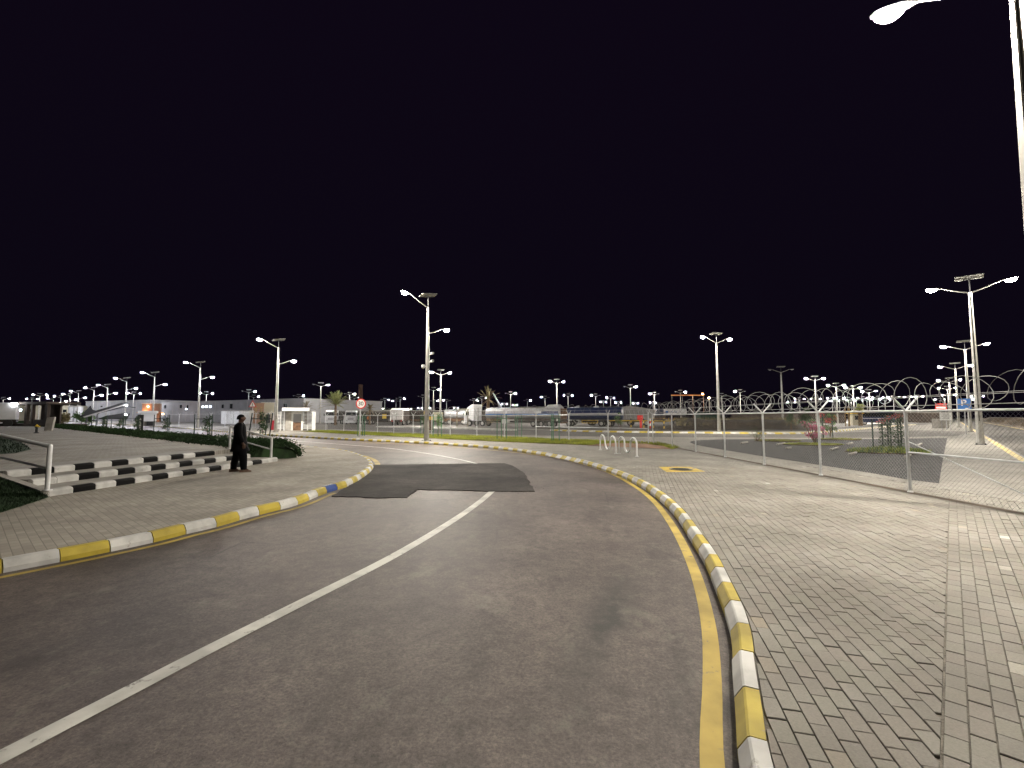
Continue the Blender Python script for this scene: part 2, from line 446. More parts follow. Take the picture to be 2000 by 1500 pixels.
def ext(a, b, d):
    """point d metres before a on the line b-a"""
    return a + (a - b).normalized() * d
kr_px = [(1507, 1487), (1488, 1373), (1475, 1297), (1467, 1237), (1453, 1190), (1433, 1147), (1398, 1080), (1366, 1036), (1330, 990), (1280, 951), (1236, 928), (1190, 912), (1132, 896), (1072, 884.5), (992, 874), (940, 869.5), (856, 864), (772, 860)]
kr = [g(*p) for p in kr_px]
kr = [V((-3.6, -10, 0)), V((-1.35, -4.5, 0)), V((.55, 0, 0))] + kr + [V((-14.1, 37.6, 0)), V((-26.8, 48.2, 0)), V((-48.5, 69.5, 0)), V((-84, 102, 0)), V((-140, 150, 0)), V((-240, 232, 0))]
KR = smooth(kr, .25)             # pavement edge (back of kerb), right side of road
kl_px = [(0, 1090), (115, 1070), (208, 1053), (295, 1036), (346, 1024), (408, 1011), (480, 992), (560, 974), (622, 952), (665, 940), (697, 925), (720, 907), (716, 897), (700, 888), (685, 883), (655, 877), (606, 872.2), (557, 867), (532, 863)]
kl = [ext(g(*kl_px[0]), g(*kl_px[2]), 16.0), ext(g(*kl_px[0]), g(*kl_px[2]), 8.0)] + [g(*p) for p in kl_px] + [V((-32.6, 44.5, 0)), V((-55.2, 66, 0)), V((-91, 98, 0)), V((-147, 145, 0)), V((-247, 227, 0))]
KL = smooth(kl, .25)
KRroad = offset(KR, -.13); KLroad = offset(KL, .15)
road = MB()
pr = [(p.x, p.y, -.15) for p in KRroad[::4]] + [(p.x, p.y, -.15) for p in KLroad[::4]][::-1]
road.add(pr, [tuple(range(len(pr)))])
struct("road", road, "asphalt")

def drop_right(p):
    # a short lowered stretch of kerb on the bend
    if 18.6 < p.y < 21.6 and p.x > 1.2: return .35
    return 1.0
prof_r = [(0, -.22), (0, 0), (-.078, .003), (-.092, -.005), (-.142, -.078), (-.135, -.22)]
struct("kerb_right", kerb_blocks(KR[:420], prof_r, (1, 0), drop=drop_right), ["kerb_yellow", "kerb_white"], up=False)
far_r = KR[418:]
struct("kerb_right_far", kerb_blocks(far_r, [(0, -.22), (0, 0), (-.135, 0), (-.14, -.22)], (1, 0)), ["kerb_yellow", "kerb_white"], up=False)
blue_at = g(655, 945)
prof_l = [(0, -.22), (0, 0), (.09, .003), (.115, -.01), (.16, -.09), (.16, -.22)]
near_l = KL[:300]
blue_c = min(near_l[1::2], key=lambda p: (p - blue_at).length)
struct("kerb_left", kerb_blocks(near_l, prof_l, (1, 0), special=lambda p: (p - blue_c).length < 1e-4), ["kerb_yellow", "kerb_white", "kerb_blue"], up=False)
ib = near_l.index(blue_c); bd = (near_l[ib + 1] - near_l[ib - 1]).normalized(); bn_ = V((bd.y, -bd.x, 0))
mb = MB()
for u, w_, l_ in ((-.17, .012, .06), (-.13, .03, .012), (-.08, .05, .03), (-.02, .012, .06), (.03, .05, .012), (.07, .012, .05), (.12, .04, .025), (.16, .012, .06)):
    c = blue_c + bd * u + bn_ * .045 + V((0, 0, .009)); mb.box(c, (w_, l_, .004), rz=math.atan2(bd.y, bd.x))
mb.build("lettering", "white_paint", bpy.data.objects["kerb_left"])
struct("kerb_left_far", kerb_blocks(KL[300:], prof_l, (1, 0)), ["kerb_yellow", "kerb_white"], up=False)

# road markings
cl1 = smooth([ext(g(0, 1480, -.15), g(200, 1377, -.15), 5.0)] + [g(x, y, -.15) for x, y in [(0, 1480), (200, 1377), (400, 1273), (600, 1172), (760, 1091), (880, 1020), (940, 978), (969, 952)]], .25)
struct("lane_line", ribbon(cl1, .075, -.146), "line_white")
cl2 = smooth([g(x, y, -.15) for x, y in [(945, 909), (900, 898), (842, 887), (758, 875.5), (660, 867.5), (536, 858.5)]] + [V((-47, 59.5, 0)), V((-90, 103, 0)), V((-150, 155, 0))], .5)
struct("lane_line_far", ribbon(cl2, .065, -.146), "line_white")
yr_px = [(1391, 1500), (1391, 1333), (1385, 1230), (1364, 1137), (1338, 1072), (1307, 1017), (1279, 981), (1250, 957), (1200, 928), (1160, 913), (1120, 901.5), (1080, 893), (1040, 887.5), (1000, 883), (940, 877.5), (856, 871), (772, 867), (700, 863.5)]
yr = [V((-2.6, -6, 0)), V((.35, 0.5, 0))] + [g(x, y, -.15) for x, y in yr_px]
struct("edge_line_right", ribbon(smooth(yr, .25), .062, -.146), "line_yellow")
i_a = min(range(len(KL)), key=lambda i: abs(KL[i].y + 2) + (0 if KL[i].x < -5 else 99)); i_b = min(range(len(KL)), key=lambda i: (KL[i] - g(640, 947)).length)
yl = offset(KL, .36)[i_a:i_b]
struct("edge_line_left", ribbon(yl, .05, -.146), "line_yellow")
struct("edge_line_corner", ribbon(smooth([g(x, y, -.15) for x, y in [(737, 912), (737, 905), (730, 898), (712, 891), (690, 887)]], .2), .10, -.1465), "line_yellow")
# fresh patch
pp = [(688, 912), (720, 908.5), (760, 908), (830, 907), (930, 906), (985, 905), (1003, 911), (1022, 924), (1034, 942), (1044, 960.5), (1000, 960), (960, 960), (880, 958), (815, 956.5), (806, 964), (795, 973), (740, 973), (690, 971), (648, 970), (672, 955), (700, 935)]
pw = [g(x, y, -.15) for x, y in pp]
q = []
for i in range(len(pw)):
    a, b = pw[i], pw[(i + 1) % len(pw)]
    n = max(1, int((b - a).length / .07))
    for k in range(n):
        p = a.lerp(b, k / n); q.append(p + V((mn.noise((p.x * 1.7, p.y * 1.7, 0)) * .05 + mn.noise((p.x * 7, p.y * 7, 3)) * .035, mn.noise((p.x * 1.7, p.y * 1.7, 5)) * .09 + mn.noise((p.x * 7, p.y * 7, 9)) * .05, 0)))
pm = MB(); pm.extr([V((p.x, p.y, -.16)) for p in q], (0, 0, .026)); struct("road_patch", pm, "asphalt_new", up=False)
mb = MB()
for _ in range(300):
    a = random.choice(q); p = a + V((random.gauss(0, .16), random.gauss(0, .16), 0)); r_ = random.uniform(.003, .013)
    mb.add([p + V((r_ * math.cos(k * 1.26 + r_ * 90), r_ * math.sin(k * 1.26), .016)) for k in range(5)] + [p + V((0, 0, .016 + r_))], [(k, (k + 1) % 5, 5) for k in range(5)])
tag(mb.build("grit", "asphalt_new", recalc=False), "loose asphalt crumbs scattered around the edges of the dark road patch", kind='stuff')

# ---- right pavement: joint bed, laid blocks, and a sheet farther out
FX = 8.95
kr_pts = [(p.x, p.y) for p in KR if p.y > -9.5]
i_far = next(i for i, p in enumerate(KR) if p.y > 16)
kr_far = [(p.x, p.y) for p in KR[i_far::2]]
near_poly = [(p.x, p.y) for p in KR[:i_far + 1]] + [(10.2, KR[i_far].y), (10.2, -10)]
struct("pavement_bed", sheet(near_poly, -.016), "joint")
far_poly = kr_far + [(-240, 420), (470, 420), (470, -38), (10.2, -38), (10.2, KR[i_far].y)]
struct("pavement_far", sheet(far_poly, 0), "paver_sheet")

def clip(poly, p, n):
    out = []
    for i in range(len(poly)):
        a, b = poly[i], poly[(i + 1) % len(poly)]
        da, db = (a - p).dot(n), (b - p).dot(n)
        if da >= 0: out.append(a)
        if (da >= 0) != (db >= 0): out.append(a.lerp(b, da / (da - db)))
    return out
def in_poly(x, y, poly):
    c = False; j = len(poly) - 1
    for i in range(len(poly)):
        xi, yi = poly[i]; xj, yj = poly[j]
        if (yi > y) != (yj > y) and x < (xj - xi) * (y - yi) / (yj - yi) + xi: c = not c
        j = i
    return c
KRn = normals2(KR)
def lay(mb, ang, side):
    ux, uy = V((math.sin(ang), math.cos(ang))), V((math.cos(ang), -math.sin(ang)))   # along rows, across rows
    s0 = V((2.88, 3.2)); sd = V((.69, .725)).normalized(); sn = V((sd.y, -sd.x))           # seam line
    Lb, Wb, gp, bv = .205, .105, .0029, .0045
    rng_ = range(-160, 260)
    kmax = KR[i_far].y
    for r in rng_:
        for c in range(-60, 140):
            o = s0 + ux * ((c + (.5 if r % 2 else 0)) * Lb) + uy * (r * Wb)
            if not (1.0 < o.y < kmax and -1.5 < o.x < 10.1): continue
            if side * ((o + ux * Lb / 2 + uy * Wb / 2) - s0).dot(sn) < -.15: continue
            poly = [o + ux * gp + uy * gp, o + ux * (Lb - gp) + uy * gp, o + ux * (Lb - gp) + uy * (Wb - gp), o + ux * gp + uy * (Wb - gp)]
            cen = (poly[0] + poly[2]) / 2
            poly = clip(poly, s0 + sn * side * .006, sn * side)
            if len(poly) < 3: continue
            # kerb: clip against the nearest kerb segment
            best = min(range(0, i_far + 8), key=lambda i: (KR[i].x - cen.x) ** 2 + (KR[i].y - cen.y) ** 2) if cen.x < 4.6 else None
            if best is not None:
                kp, kn = KR[best].to_2d(), KRn[best].to_2d()
                if (cen - kp).dot(kn) < -.15: continue
                poly = clip(poly, kp + kn * .008, kn)
                if len(poly) < 3: continue
            ar = abs(sum(poly[i].x * poly[i - 1].y - poly[i - 1].x * poly[i].y for i in range(len(poly)))) / 2
            if ar < .0012: continue
            z = random.gauss(0, .002); tx, ty = random.gauss(0, .0065), random.gauss(0, .0065)
            c2 = sum(poly, V((0, 0))) / len(poly)
            n = len(poly)
            inner = [p + (c2 - p).normalized() * bv for p in poly]
            h = lambda p: z + (p.x - c2.x) * tx + (p.y - c2.y) * ty
            vs = [(p.x, p.y, -.02) for p in poly] + [(p.x, p.y, h(p) - bv * .8) for p in poly] + [(p.x, p.y, h(p)) for p in inner]
            fs = [tuple(range(2 * n, 3 * n))]
            for k in range(n):
                k2 = (k + 1) % n
                fs += [(k, k2, n + k2, n + k), (n + k, n + k2, 2 * n + k2, 2 * n + k)]
            mb.add(vs, fs)
blocks = MB()
lay(blocks, R(15.5), -1)
lay(blocks, R(43.6), 1)
tag(blocks.build("pavement", "block"), kind='structure')

# manhole with yellow surround
mh = g(1330, 917, 0)
ys = MB(); ys.add([g(x, y, .004) for x, y in [(1286, 911.5), (1348, 911.5), (1378, 921), (1302, 922)]], [(0, 1, 2, 3)])
struct("yellow_marking", ys, "yellow_ground")
t = thing("manhole_cover", "round dark iron manhole cover inside the yellow painted square", "manhole cover", (mh.x, mh.y, .006))
mb = MB(); mb.lathe([(.36, 0), (.36, .01), (.31, .012)], 28); mb.build("rim", "dark_metal", t)
mb = MB(); mb.lathe([(.30, .004), (.30, .012), (.28, .014)], 28)
for k in range(-3, 4): mb.box((0, k * .075, .015), (2 * math.sqrt(.26 ** 2 - (k * .075) ** 2), .02, .006))
mb.build("lid", "black", t)

# left pavement
lp = [(p.x, p.y) for p in KL[::2] if p.y < 226] + [(-420, 226), (-420, -38), (-14, -38)]
struct("pavement_left", sheet(lp, 0), "paver_left")

# ------------------------------------------------------------------ compound ground
grass_px_f = [(560, 842), (606, 844), (680, 848), (760, 852), (880, 858.5), (1020, 865), (1160, 870.5), (1234, 874.5), (1312, 878)]
gf = [g(*p) for p in grass_px_f]
gb = [V((9.3, 25.5, 0)), V((9.6, 30, 0)), V((4.2, 34.6, 0)), V((-3, 41.2, 0)), V((-9, 45, 0)), V((-14.6, 49.5, 0)), V((-22, 56.5, 0))]
gpoly = gf + gb
soil = asphalt("lawn_soil", (.10, .075, .04), (.075, .055, .028), .6, False)
struct("verge", sheet([(p.x, p.y) for p in gpoly], .02), soil)
rdirt = mat("red_dirt", (.21, .115, .065), .95, 0, .4, 2, .5)
dp = [g(x, y) for x, y in [(1150, 870.5), (1234, 874.6), (1312, 878.3), (1296, 872), (1262, 867.5), (1215, 866), (1180, 867)]]
struct("bare_dirt", sheet([(p.x, p.y) for p in dp], .026), rdirt)
def blades(mb, inside, bbox, n, h=(.05, .13), w=.012, dens=lambda x, y: 1):
    for _ in range(n):
        x = random.uniform(bbox[0], bbox[1]); y = random.uniform(bbox[2], bbox[3])
        if not inside(x, y) or random.random() > dens(x, y): continue
        a = random.uniform(0, 6.28); hh = random.uniform(*h); dx, dy = math.cos(a) * w, math.sin(a) * w
        lx, ly = random.gauss(0, .35) * hh, random.gauss(0, .35) * hh
        mb.add([(x - dx, y - dy, .02), (x + dx, y + dy, .02), (x + lx, y + ly, .02 + hh)], [(0, 1, 2)])
gp2 = [(p.x, p.y) for p in gpoly]
dpl = [(p.x, p.y) for p in dp]
mb = MB()
blades(mb, lambda x, y: in_poly(x, y, gp2) and not in_poly(x, y, dpl), (-24, 10, 24, 58), 260000, (.05, .14), .018, lambda x, y: min(1, max(.12, .75 + 1.1 * mn.noise((x * .35, y * .35, 0)))))
tag(mb.build("verge_grass", "blade", recalc=False), "short patchy green grass in the verge along the chain link fence", kind='stuff')

def PX(l, z): return [(g(x, y, z).x, g(x, y, z).y) for x, y in l]
# dark gravel bed behind the fence
gpx = [(1347, 864), (1350, 861.5), (1362, 860), (1400, 858.3), (1480, 857.6), (1560, 857.8), (1700, 857.5), (1850, 855.5), (1841, 900), (1834, 944), (1768, 936), (1700, 923.5), (1590, 906.5), (1480, 889.5), (1400, 876.5), (1360, 869)]
gravel = PX(gpx, .006)
struct("gravel_bed", sheet(gravel, .006), "gravel")
# inner road: band behind the verge and gravel
ir = PX([(640, 838), (760, 842.5), (880, 846.5), (1000, 849.5), (1120, 852), (1250, 853.2), (1400, 854), (1560, 855), (1720, 855), (1870, 851), (1900, 843), (1800, 840.5), (1700, 843), (1560, 848), (1400, 847.5), (1250, 845), (1120, 842), (1000, 838.5), (880, 834.5), (760, 831.5), (640, 829)], .004)
struct("inner_road", sheet(ir, .004), "asphalt_yard")
yard = PX([(640, 829), (760, 831), (880, 833.5), (1000, 836.5), (1120, 839.5), (1250, 842), (1330, 843), (1560, 842), (1640, 838), (1700, 834), (1860, 827)], .005) + [(190, 200), (330, 400), (-230, 400), (-130, 170)]
struct("yard", sheet(yard, .003), "asphalt_yard")
# kerb along the far edge of the inner road
kpl = smooth([g(x, y, .1) for x, y in [(1075, 839.5), (1130, 841.5), (1200, 842.8), (1300, 844), (1400, 845), (1500, 846), (1560, 845.5), (1620, 842.5), (1700, 836), (1790, 829)]], .8)
mbk = MB(); ns = normals2(kpl)
for i in range(len(kpl) - 1):
    r0 = [V((kpl[j].x + ns[j].x * o, kpl[j].y + ns[j].y * o, z)) for j in (i,) for o, z in ((-.9, 0), (-.9, .15), (.0, .15), (.12, 0))]
    r1 = [V((kpl[j].x + ns[j].x * o, kpl[j].y + ns[j].y * o, z)) for j in (i + 1,) for o, z in ((-.9, 0), (-.9, .15), (.0, .15), (.12, 0))]
    mbk.loft([r0, r1], 0 if i % 2 else 1)
struct("inner_kerb", mbk, ["kerb_yellow", "kerb_white"], up=False)
kpl2 = smooth([g(x, y, .1) for x, y in [(735, 833), (790, 834.5), (850, 836), (930, 838), (1000, 840)]], .8)
mbk = MB(); ns = normals2(kpl2)
for i in range(len(kpl2) - 1):
    mbk.loft([[V((kpl2[j].x + ns[j].x * o, kpl2[j].y + ns[j].y * o, z)) for o, z in ((-1.6, 0), (-1.6, .15), (0, .15), (.12, 0))] for j in (i, i + 1)], 1)
struct("inner_kerb_far", mbk, ["kerb_yellow", "kerb_white"], up=False)
# pale yard pavement behind the mound and trucks
struct("yard_path", sheet(PX([(1290, 822), (1400, 822.5), (1480, 823), (1640, 826), (1700, 829), (1860, 823), (1860, 818), (1290, 818)], .008), .008), "concrete")

# outer road on the right
def along(o, y): return (y * .952 + o, y)
struct("outer_road", sheet([along(3.0, -20), along(3.0, 330), along(9.6, 330), along(9.6, -20)], .004), "asphalt_yard")
struct("outer_line", sheet([along(2.5, -12), along(2.5, 300), along(2.85, 300), along(2.85, -12)], .010), "line_yellow")
struct("outer_line_far", sheet([along(9.3, 5), along(9.3, 300), along(9.7, 300), along(9.7, 5)], .010), "line_yellow")

# ------------------------------------------------------------------ chain link fences
def chain_panel(mb, a, b, h, pitch, r=.0022, z0=.03):
    """two families of diagonal wires between a and b"""
    a, b = V(a), V(b); L = (b - a).length; d = (b - a) / L
    n = V((d.y, -d.x, 0))
    s = pitch * math.sqrt(2)
    k = -int(h / s) - 1
    while k * s < L:
        for sg in (1, -1):
            t0, t1 = k * s, k * s + h
            z_0, z_1 = 0, h
            if sg < 0: z_0, z_1 = h, 0
            c0, c1 = max(t0, 0), min(t1, L)
            if c1 - c0 < .02: continue
            zz0 = z_0 + (z_1 - z_0) * (c0 - t0) / h; zz1 = z_0 + (z_1 - z_0) * (c1 - t0) / h
            off = n * (.003 * sg)
            mb.tube([a + d * c0 + off + V((0, 0, z0 + zz0)), a + d * c1 + off + V((0, 0, z0 + zz1))], r, 3, cap=False)
        k += 1
def razor(mb, pl, z, rad, pitch, r=.0065, wob=.2, n=16):
    pts = []
    total = 0
    for i in range(len(pl) - 1):
        a, b = V(pl[i]), V(pl[i + 1]); L = (b - a).length; d = (b - a) / L; nn = V((d.y, -d.x, 0))
        m = int(L / pitch * n)
        for k in range(m):
            u = total + k / n; rr = rad * (1 + wob * math.sin(u * 2.1 + 1) + .08 * math.sin(u * 5.3))
            t = 2 * math.pi * u
            p = a + d * (L * k / m) + d * (.10 * math.sin(t * 1.0 + u)) + nn * (rr * math.cos(t)) + V((0, 0, z + rr * math.sin(t) + .04 * math.sin(u * .9)))
            pts.append(p)
        total += m / n
    mb.tube(pts, r, 4)
def fence(name, label, posts, h, group=None, arms=True, coil=True, pitch=.062, wire=.0017, pr=.033, mid=None, coil_pitch=.42, single=False, base=0.0):
    t = thing(name, label, "fence", (0, 0, base), 0, group)
    posts = [V((p[0], p[1], 0)) for p in posts]
    ns = normals2(posts)
    for i, p in enumerate(posts):
        mb = MB(); mb.tube([p + V((0, 0, -.05)), p + V((random.gauss(0, .012), random.gauss(0, .012), h + .04))], pr, 10)
        mb.lathe([(pr * 1.7, 0), (pr * 1.7, .02), (pr, .05)], 10, (p.x, p.y, 0))
        if arms:
            for s in ((1, -1) if not single else (1,)):
                e = p + ns[i] * (.30 * s) + V((0, 0, h + .33))
                mb.tube([p + V((0, 0, h)), e], .021, 6)
        mb.build("post", "fence_galv", t, True)
    rail = MB()
    for a, b in zip(posts, posts[1:]): rail.tube([a + V((0, 0, h)), b + V((0, 0, h))], .024, 8)
    rail.build("top_rail", "fence_galv", t, True)
    if mid:
        rm = MB()
        for i0, i1, z in mid: rm.tube([posts[i0] + V((0, 0, z)), posts[i1] + V((0, 0, z))], .021, 8)
        rm.build("mid_rail", "fence_galv", t, True)
    net = MB()
    for a, b in zip(posts, posts[1:]): chain_panel(net, a, b, h - .05, pitch, wire)
    net.build("chain_link", "razor", t, recalc=False)
    if arms:
        bw = MB()
        for s in ((1, -1) if not single else (1,)):
            for f in (.35, .95):
                ln = [p + n * (.30 * s * f) + V((0, 0, h + .33 * f)) for p, n in zip(posts, ns)]
                bw.tube(ln, .005, 4)
        bw.build("barbed_wire", "razor", t, recalc=False)
    if coil:
        rz = MB(); razor(rz, posts, h + .37, .30, coil_pitch)
        rz.build("razor_coil", "razor", t, True, recalc=False)
    return t
HF = 1.83
fy = [29.4, 25.9, 22.6, 19.5, 16.5, 13.5, 10.5, 7.5, 4.5, 1.5, -1.5]
right_posts = [(FX, y) for y in fy]
f1 = fence("chain_link_fence", "grey chain link fence with razor coil and Y shaped post arms beside the gravel bed", right_posts, HF, mid=[(6, 10, .9)])
mb = MB(); mb.tube([(FX, 10.5, 1.15), (FX, 7.6, .15)], .009, 6); mb.build("brace_wire", "fence_galv", f1)
struct("fence_kerb", MB().add([(FX - .10, -3, .012), (FX + .10, -3, .012), (FX + .10, 29.3, .012), (FX - .10, 29.3, .012)], [(0, 1, 2, 3)]), "earth")
left_posts = [(FX, 29.4)]
left_posts = [(8.7, 29.55), (6.5, 31.3), (4.05, 33.0), (1.84, 35.3), (-.62, 37.4), (-3.0, 39.6), (-5.5, 41.2), (-7.4, 42.6), (-9.4, 44.0), (-11.7, 45.8), (-13.9, 47.8), (-16.2, 50.0), (-19.2, 52.8), (-22.6, 56.2)]
f2 = fence("chain_link_fence", "grey chain link fence with mid rail along the green verge, in front of the lorries", left_posts, HF, coil=True, pitch=.09, wire=.0022, pr=.032, mid=[(0, 3, .95)], coil_pitch=.6)
# fence farther along the road, behind the cabins
fl = [XY(x, Y) for x, Y in [(534, 68), (500, 73), (468, 77), (440, 81), (412, 86), (382, 92), (350, 97), (328, 103)]]
f3 = fence("chain_link_fence", "distant chain link fence with razor coils before the white cabin and grey warehouse", [(p.x, p.y) for p in fl], 2.2, pitch=.16, wire=.003, pr=.05, coil_pitch=.8)

# berm and its fence beyond the outer road
mb = MB(); n0 = 40; rows = []
for i in range(n0):
    y = -5 + i * 5
    sec = []
    for o, z in ((10.2, 0), (12.5, .9), (14.5, 1.35), (19, 1.5), (24, 1.2), (34, -.1)):
        jz = mn.noise((y * .3, o, 2)) * .35 if z > 0 else 0
        sec.append(V((*along(o, y), z + jz)))
    rows.append(sec)
k = len(rows[0])
mb.add([p for r in rows for p in r], [(i * k + j, i * k + j + 1, (i + 1) * k + j + 1, (i + 1) * k + j) for i in range(n0 - 1) for j in range(k - 1)])
struct("embankment", mb, "earth", smooth=True)
mb = MB()
for _ in range(5200):
    y = random.uniform(12, 150); o = random.uniform(10.6, 17); zb = .9 * min(1, (o - 10.2) / 2.3)
    x0, y0 = along(o, y); hh = random.uniform(.15, .6); a = random.uniform(0, 6.28)
    lx, ly = random.gauss(0, .3), random.gauss(0, .3)
    mb.add([(x0 - .02, y0, zb), (x0 + .02, y0, zb), (x0 + lx, y0 + ly, zb + hh)], [(0, 1, 2)])
tag(mb.build("dry_brush", mat("dry_brush", (.13, .10, .05), .9, 0, .5, 2), recalc=False), "dry brown brush scattered over the embankment beyond the outer road", kind='stuff')
bf = [along(15.0, y) for y in (8, 12, 16, 20, 24.0, 30, 37, 45, 55, 66, 80)]
fence("chain_link_fence", "chain link fence with barbed wire on top of the brown embankment beyond the outer road", bf, 1.75, base=1.25, coil=True, pitch=.14, wire=.0026, pr=.04, coil_pitch=.7)

# ------------------------------------------------------------------ street lamps
def lamp_head(parent, p, d, lit, tilt=.12, far=False):
    """p: arm end; d: horizontal unit vector outwards"""
    d = V(d); ang = math.atan2(d.y, d.x)
    mb = MB()
    prof = [(-.05, .05, .045), (.12, .11, .06), (.45, .155, .055), (.68, .12, .035), (.74, .06, .02)]
    rings = []
    for x, w, h in prof: rings.append([V((x, w * math.cos(a), h * math.sin(a))) for a in [2 * math.pi * i / 10 for i in range(10)]])
    mt = Matrix.Rotation(ang, 3, 'Z') @ Matrix.Rotation(-tilt, 3, 'Y')
    rings = [[V(p) + mt @ q for q in r] for r in rings]
    mb.loft(rings)
    hd = mb.build("lamp_head", "head_shell", parent, True)
    ln = MB(); n = 8
    c = V((.42, 0, -.045)); vs = []
    for rr, z in ((1, 0), (.9, -.08), (.5, -.155)):
        for i in range(n):
            a = 2 * math.pi * i / n; vs.append(c + V((.26 * rr * math.cos(a), .145 * rr * math.sin(a), z)))
    vs = [V(p) + mt @ q for q in vs]
    ln.add(vs, [(i + r * n, (i + 1) % n + r * n, (i + 1) % n + (r + 1) * n, i + (r + 1) * n) for r in range(2) for i in range(n)] + [tuple(range(2 * n, 3 * n)), tuple(range(n))[::-1]])
    ln.build("lens", {0: "lens_off", 1: "lens_lit", 2: "lens_far", 3: "lens_dim", 4: "lens_mid"}[lit], hd, False)
    return hd
def make_lamp(name, kind, lits=(1, 1), pole="pole"):
    """kind A: arms at two heights; B: symmetric arms. local +X = first arm"""
    t = thing(name, "x", "street lamp")
    H = 9.5 if kind == 'A' else 9.45
    mb = MB(); mb.box((0, 0, .02), (.5, .5, .04)); 
    for sx in (-1, 1):
        for sy in (-1, 1): mb.lathe([(.03, .04), (.03, .09)], 6, (sx * .19, sy * .19, 0))
    mb.build("base_plate", "dark_metal", t)
    mb = MB(); mb.tube([(0, 0, .04), (0, 0, .05), (0, 0, 1.4), (0, 0, H)], [.2, .19, .17, .085], 8, twist=R(22.5))
    mb.build("pole", pole, t)
    for sy in (-1, 1):  # dark strips paint in the shade on the unlit pole faces between the heads
        mb = MB(); mb.extr([(-.022, sy * .158, 1.45), (.022, sy * .158, 1.45), (.016, sy * .080, H - .1), (-.016, sy * .080, H - .1)], (0, sy * .006, 0)); mb.build("shade_strip", "chassis", t)
    mb = MB(); mb.box((.17, 0, .75), (.012, .12, .42)); mb.build("access_door", "galv", t)
    if kind == 'A':
        arms = [((0, 0, H - .05), (1.55, 0, 10.22), 1), ((0, 0, 7.6), (-1.25, 0, 8.12), -1)]
    else:
        arms = [((0, 0, H - .05), (1.35, 0, 9.93), 1), ((0, 0, H - .05), (-1.35, 0, 9.93), -1)]
    for (a, b, s), lit in zip(arms, lits):
        m_ = V(a).lerp(V(b), .55) + V((0, 0, -.03))
        mb = MB(); mb.tube([a, m_, b], [.04, .036, .032], 8); mb.build("arm", pole, t, True)
        lamp_head(t, b, (s, 0, 0), lit)
    mb = MB(); mb.tube([(0, 0, H), (0, 0, 10.35)], .035, 8); mb.box((0, 0, 10.3), (.5, .04, .05)); mb.build("bracket", "dark_metal", t)
    mb = MB(); mb.box((0, 0, 10.4), (1.3, .56, .05), ry=R(10 if kind == 'A' else 0), rx=R(14)); mb.build("solar_panel", "panel_pv", t)
    return t
PROTO = {}
def street_lamp(kind, lits, pos, rz, label, group=None, sc_=1.0, far=False):
    key = (kind, lits)
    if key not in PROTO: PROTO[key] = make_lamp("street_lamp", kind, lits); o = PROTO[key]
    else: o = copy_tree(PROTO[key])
    o.location = (pos[0], pos[1], 0); o.rotation_euler = (0, 0, rz); o.scale = (1, 1, sc_)
    o["label"] = label; o["category"] = "street lamp"
    if group: o["group"] = group
    return o
GA = "twin arm solar lamps along the left road"
PERP = math.atan2(-.72, -.69)       # towards the road
rowA = [((-6.0, 32.5), "tall solar street lamp with cameras on its pole, at the bend beside the kerb"),
        ((-26.4, 51.7), "tall solar street lamp in front of the white turnstile house"),
        ((-49.6, 73.0), "solar street lamp standing before the right part of the grey warehouse with dark windows"),
        ((-70.0, 90.0), "solar street lamp standing in front of the red and orange lit building"),
        ((-86.0, 102.6), "solar street lamp rising over the raised end of the dark inclined loader"),
        ((-109.0, 124), "solar street lamp rising over the middle of the dark inclined loader"),
        ((-123.5, 136), "solar street lamp at the pale lit corner of the grey storehouse"),
        ((-145, 154), "solar street lamp behind the green shrubs left of the grey storehouse"),
        ((-166, 173), "solar street lamp standing beside the two white round towers"),
        ((-187, 191), "far solar street lamp over the long cream building, next to the white towers"),
        ((-212, 213), "farthest solar street lamp of the left road row, over the cream building")]
for i, (p, lb) in enumerate(rowA):
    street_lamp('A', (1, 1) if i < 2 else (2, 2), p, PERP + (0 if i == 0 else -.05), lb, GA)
# boxes and dome camera clipped to the lamp at the bend
cx, cy = -6.0, 32.5
def camera_thing(label, z, side, kind):
    t = thing("security_camera", label, "camera", (cx, cy, z), 0, "cameras on the lamp at the bend")
    mb = MB(); mb.tube([(side * .10, 0, 0), (side * .30, -.05, .05)], .025, 6); mb.build("bracket", "galv", t)
    mb = MB()
    if kind == 'dome': mb.lathe([(.02, .14), (.12, .12), (.14, 0), (.11, -.1), (.03, -.15)], 14, (side * .28, -.05, 0))
    else: mb.box((side * .34, -.1, .08), (.14, .42, .14), rz=side * .5)
    mb.build("housing", "white_paint", t, kind == 'dome')
    mb = MB()
    if kind == 'dome': mb.lathe([(.05, -.15), (.045, -.17)], 10, (side * .28, -.05, 0))
    else: mb.box((side * .44, -.31, .08), (.09, .02, .09), rz=side * .5)
    mb.build("lens", "glass", t)
camera_thing("small white dome camera fixed to the left side of the lamp pole at the bend", 5.25, -1, 'dome')
camera_thing("upper box camera on the right side of the lamp pole at the bend", 6.1, 1, 'box')
camera_thing("lower box camera on the right side of the lamp pole at the bend", 5.55, 1, 'box')

GR = "solar lamps along the outer road"
PR = math.atan2(.66, -.75)
for p, lb in [((9.32, 8.0), "nearest street lamp, its pole cut by the frame, lit head high over the paving"),
              ((28.6, 28.3), "street lamp with rectangular solar panel, standing on pavers before the blue parking sign"),
              ((52.2, 52.7), "street lamp just behind the blue parking sign, second along the outer road"),
              ((72.0, 74.5), "street lamp by the white notice board, third along the outer road"),
              ((98, 103), "far street lamp between the red sign and the notice board, fourth along the outer road"),
              ((124, 131), "farther street lamp behind the red sign, fifth along the outer road"),
              ((165, 174), "farthest lit street lamp at the end of the outer road row")]:
    street_lamp('B', (1, 1), p, PR, lb, GR, 1.03 if p[0] < 10 else 1.0)

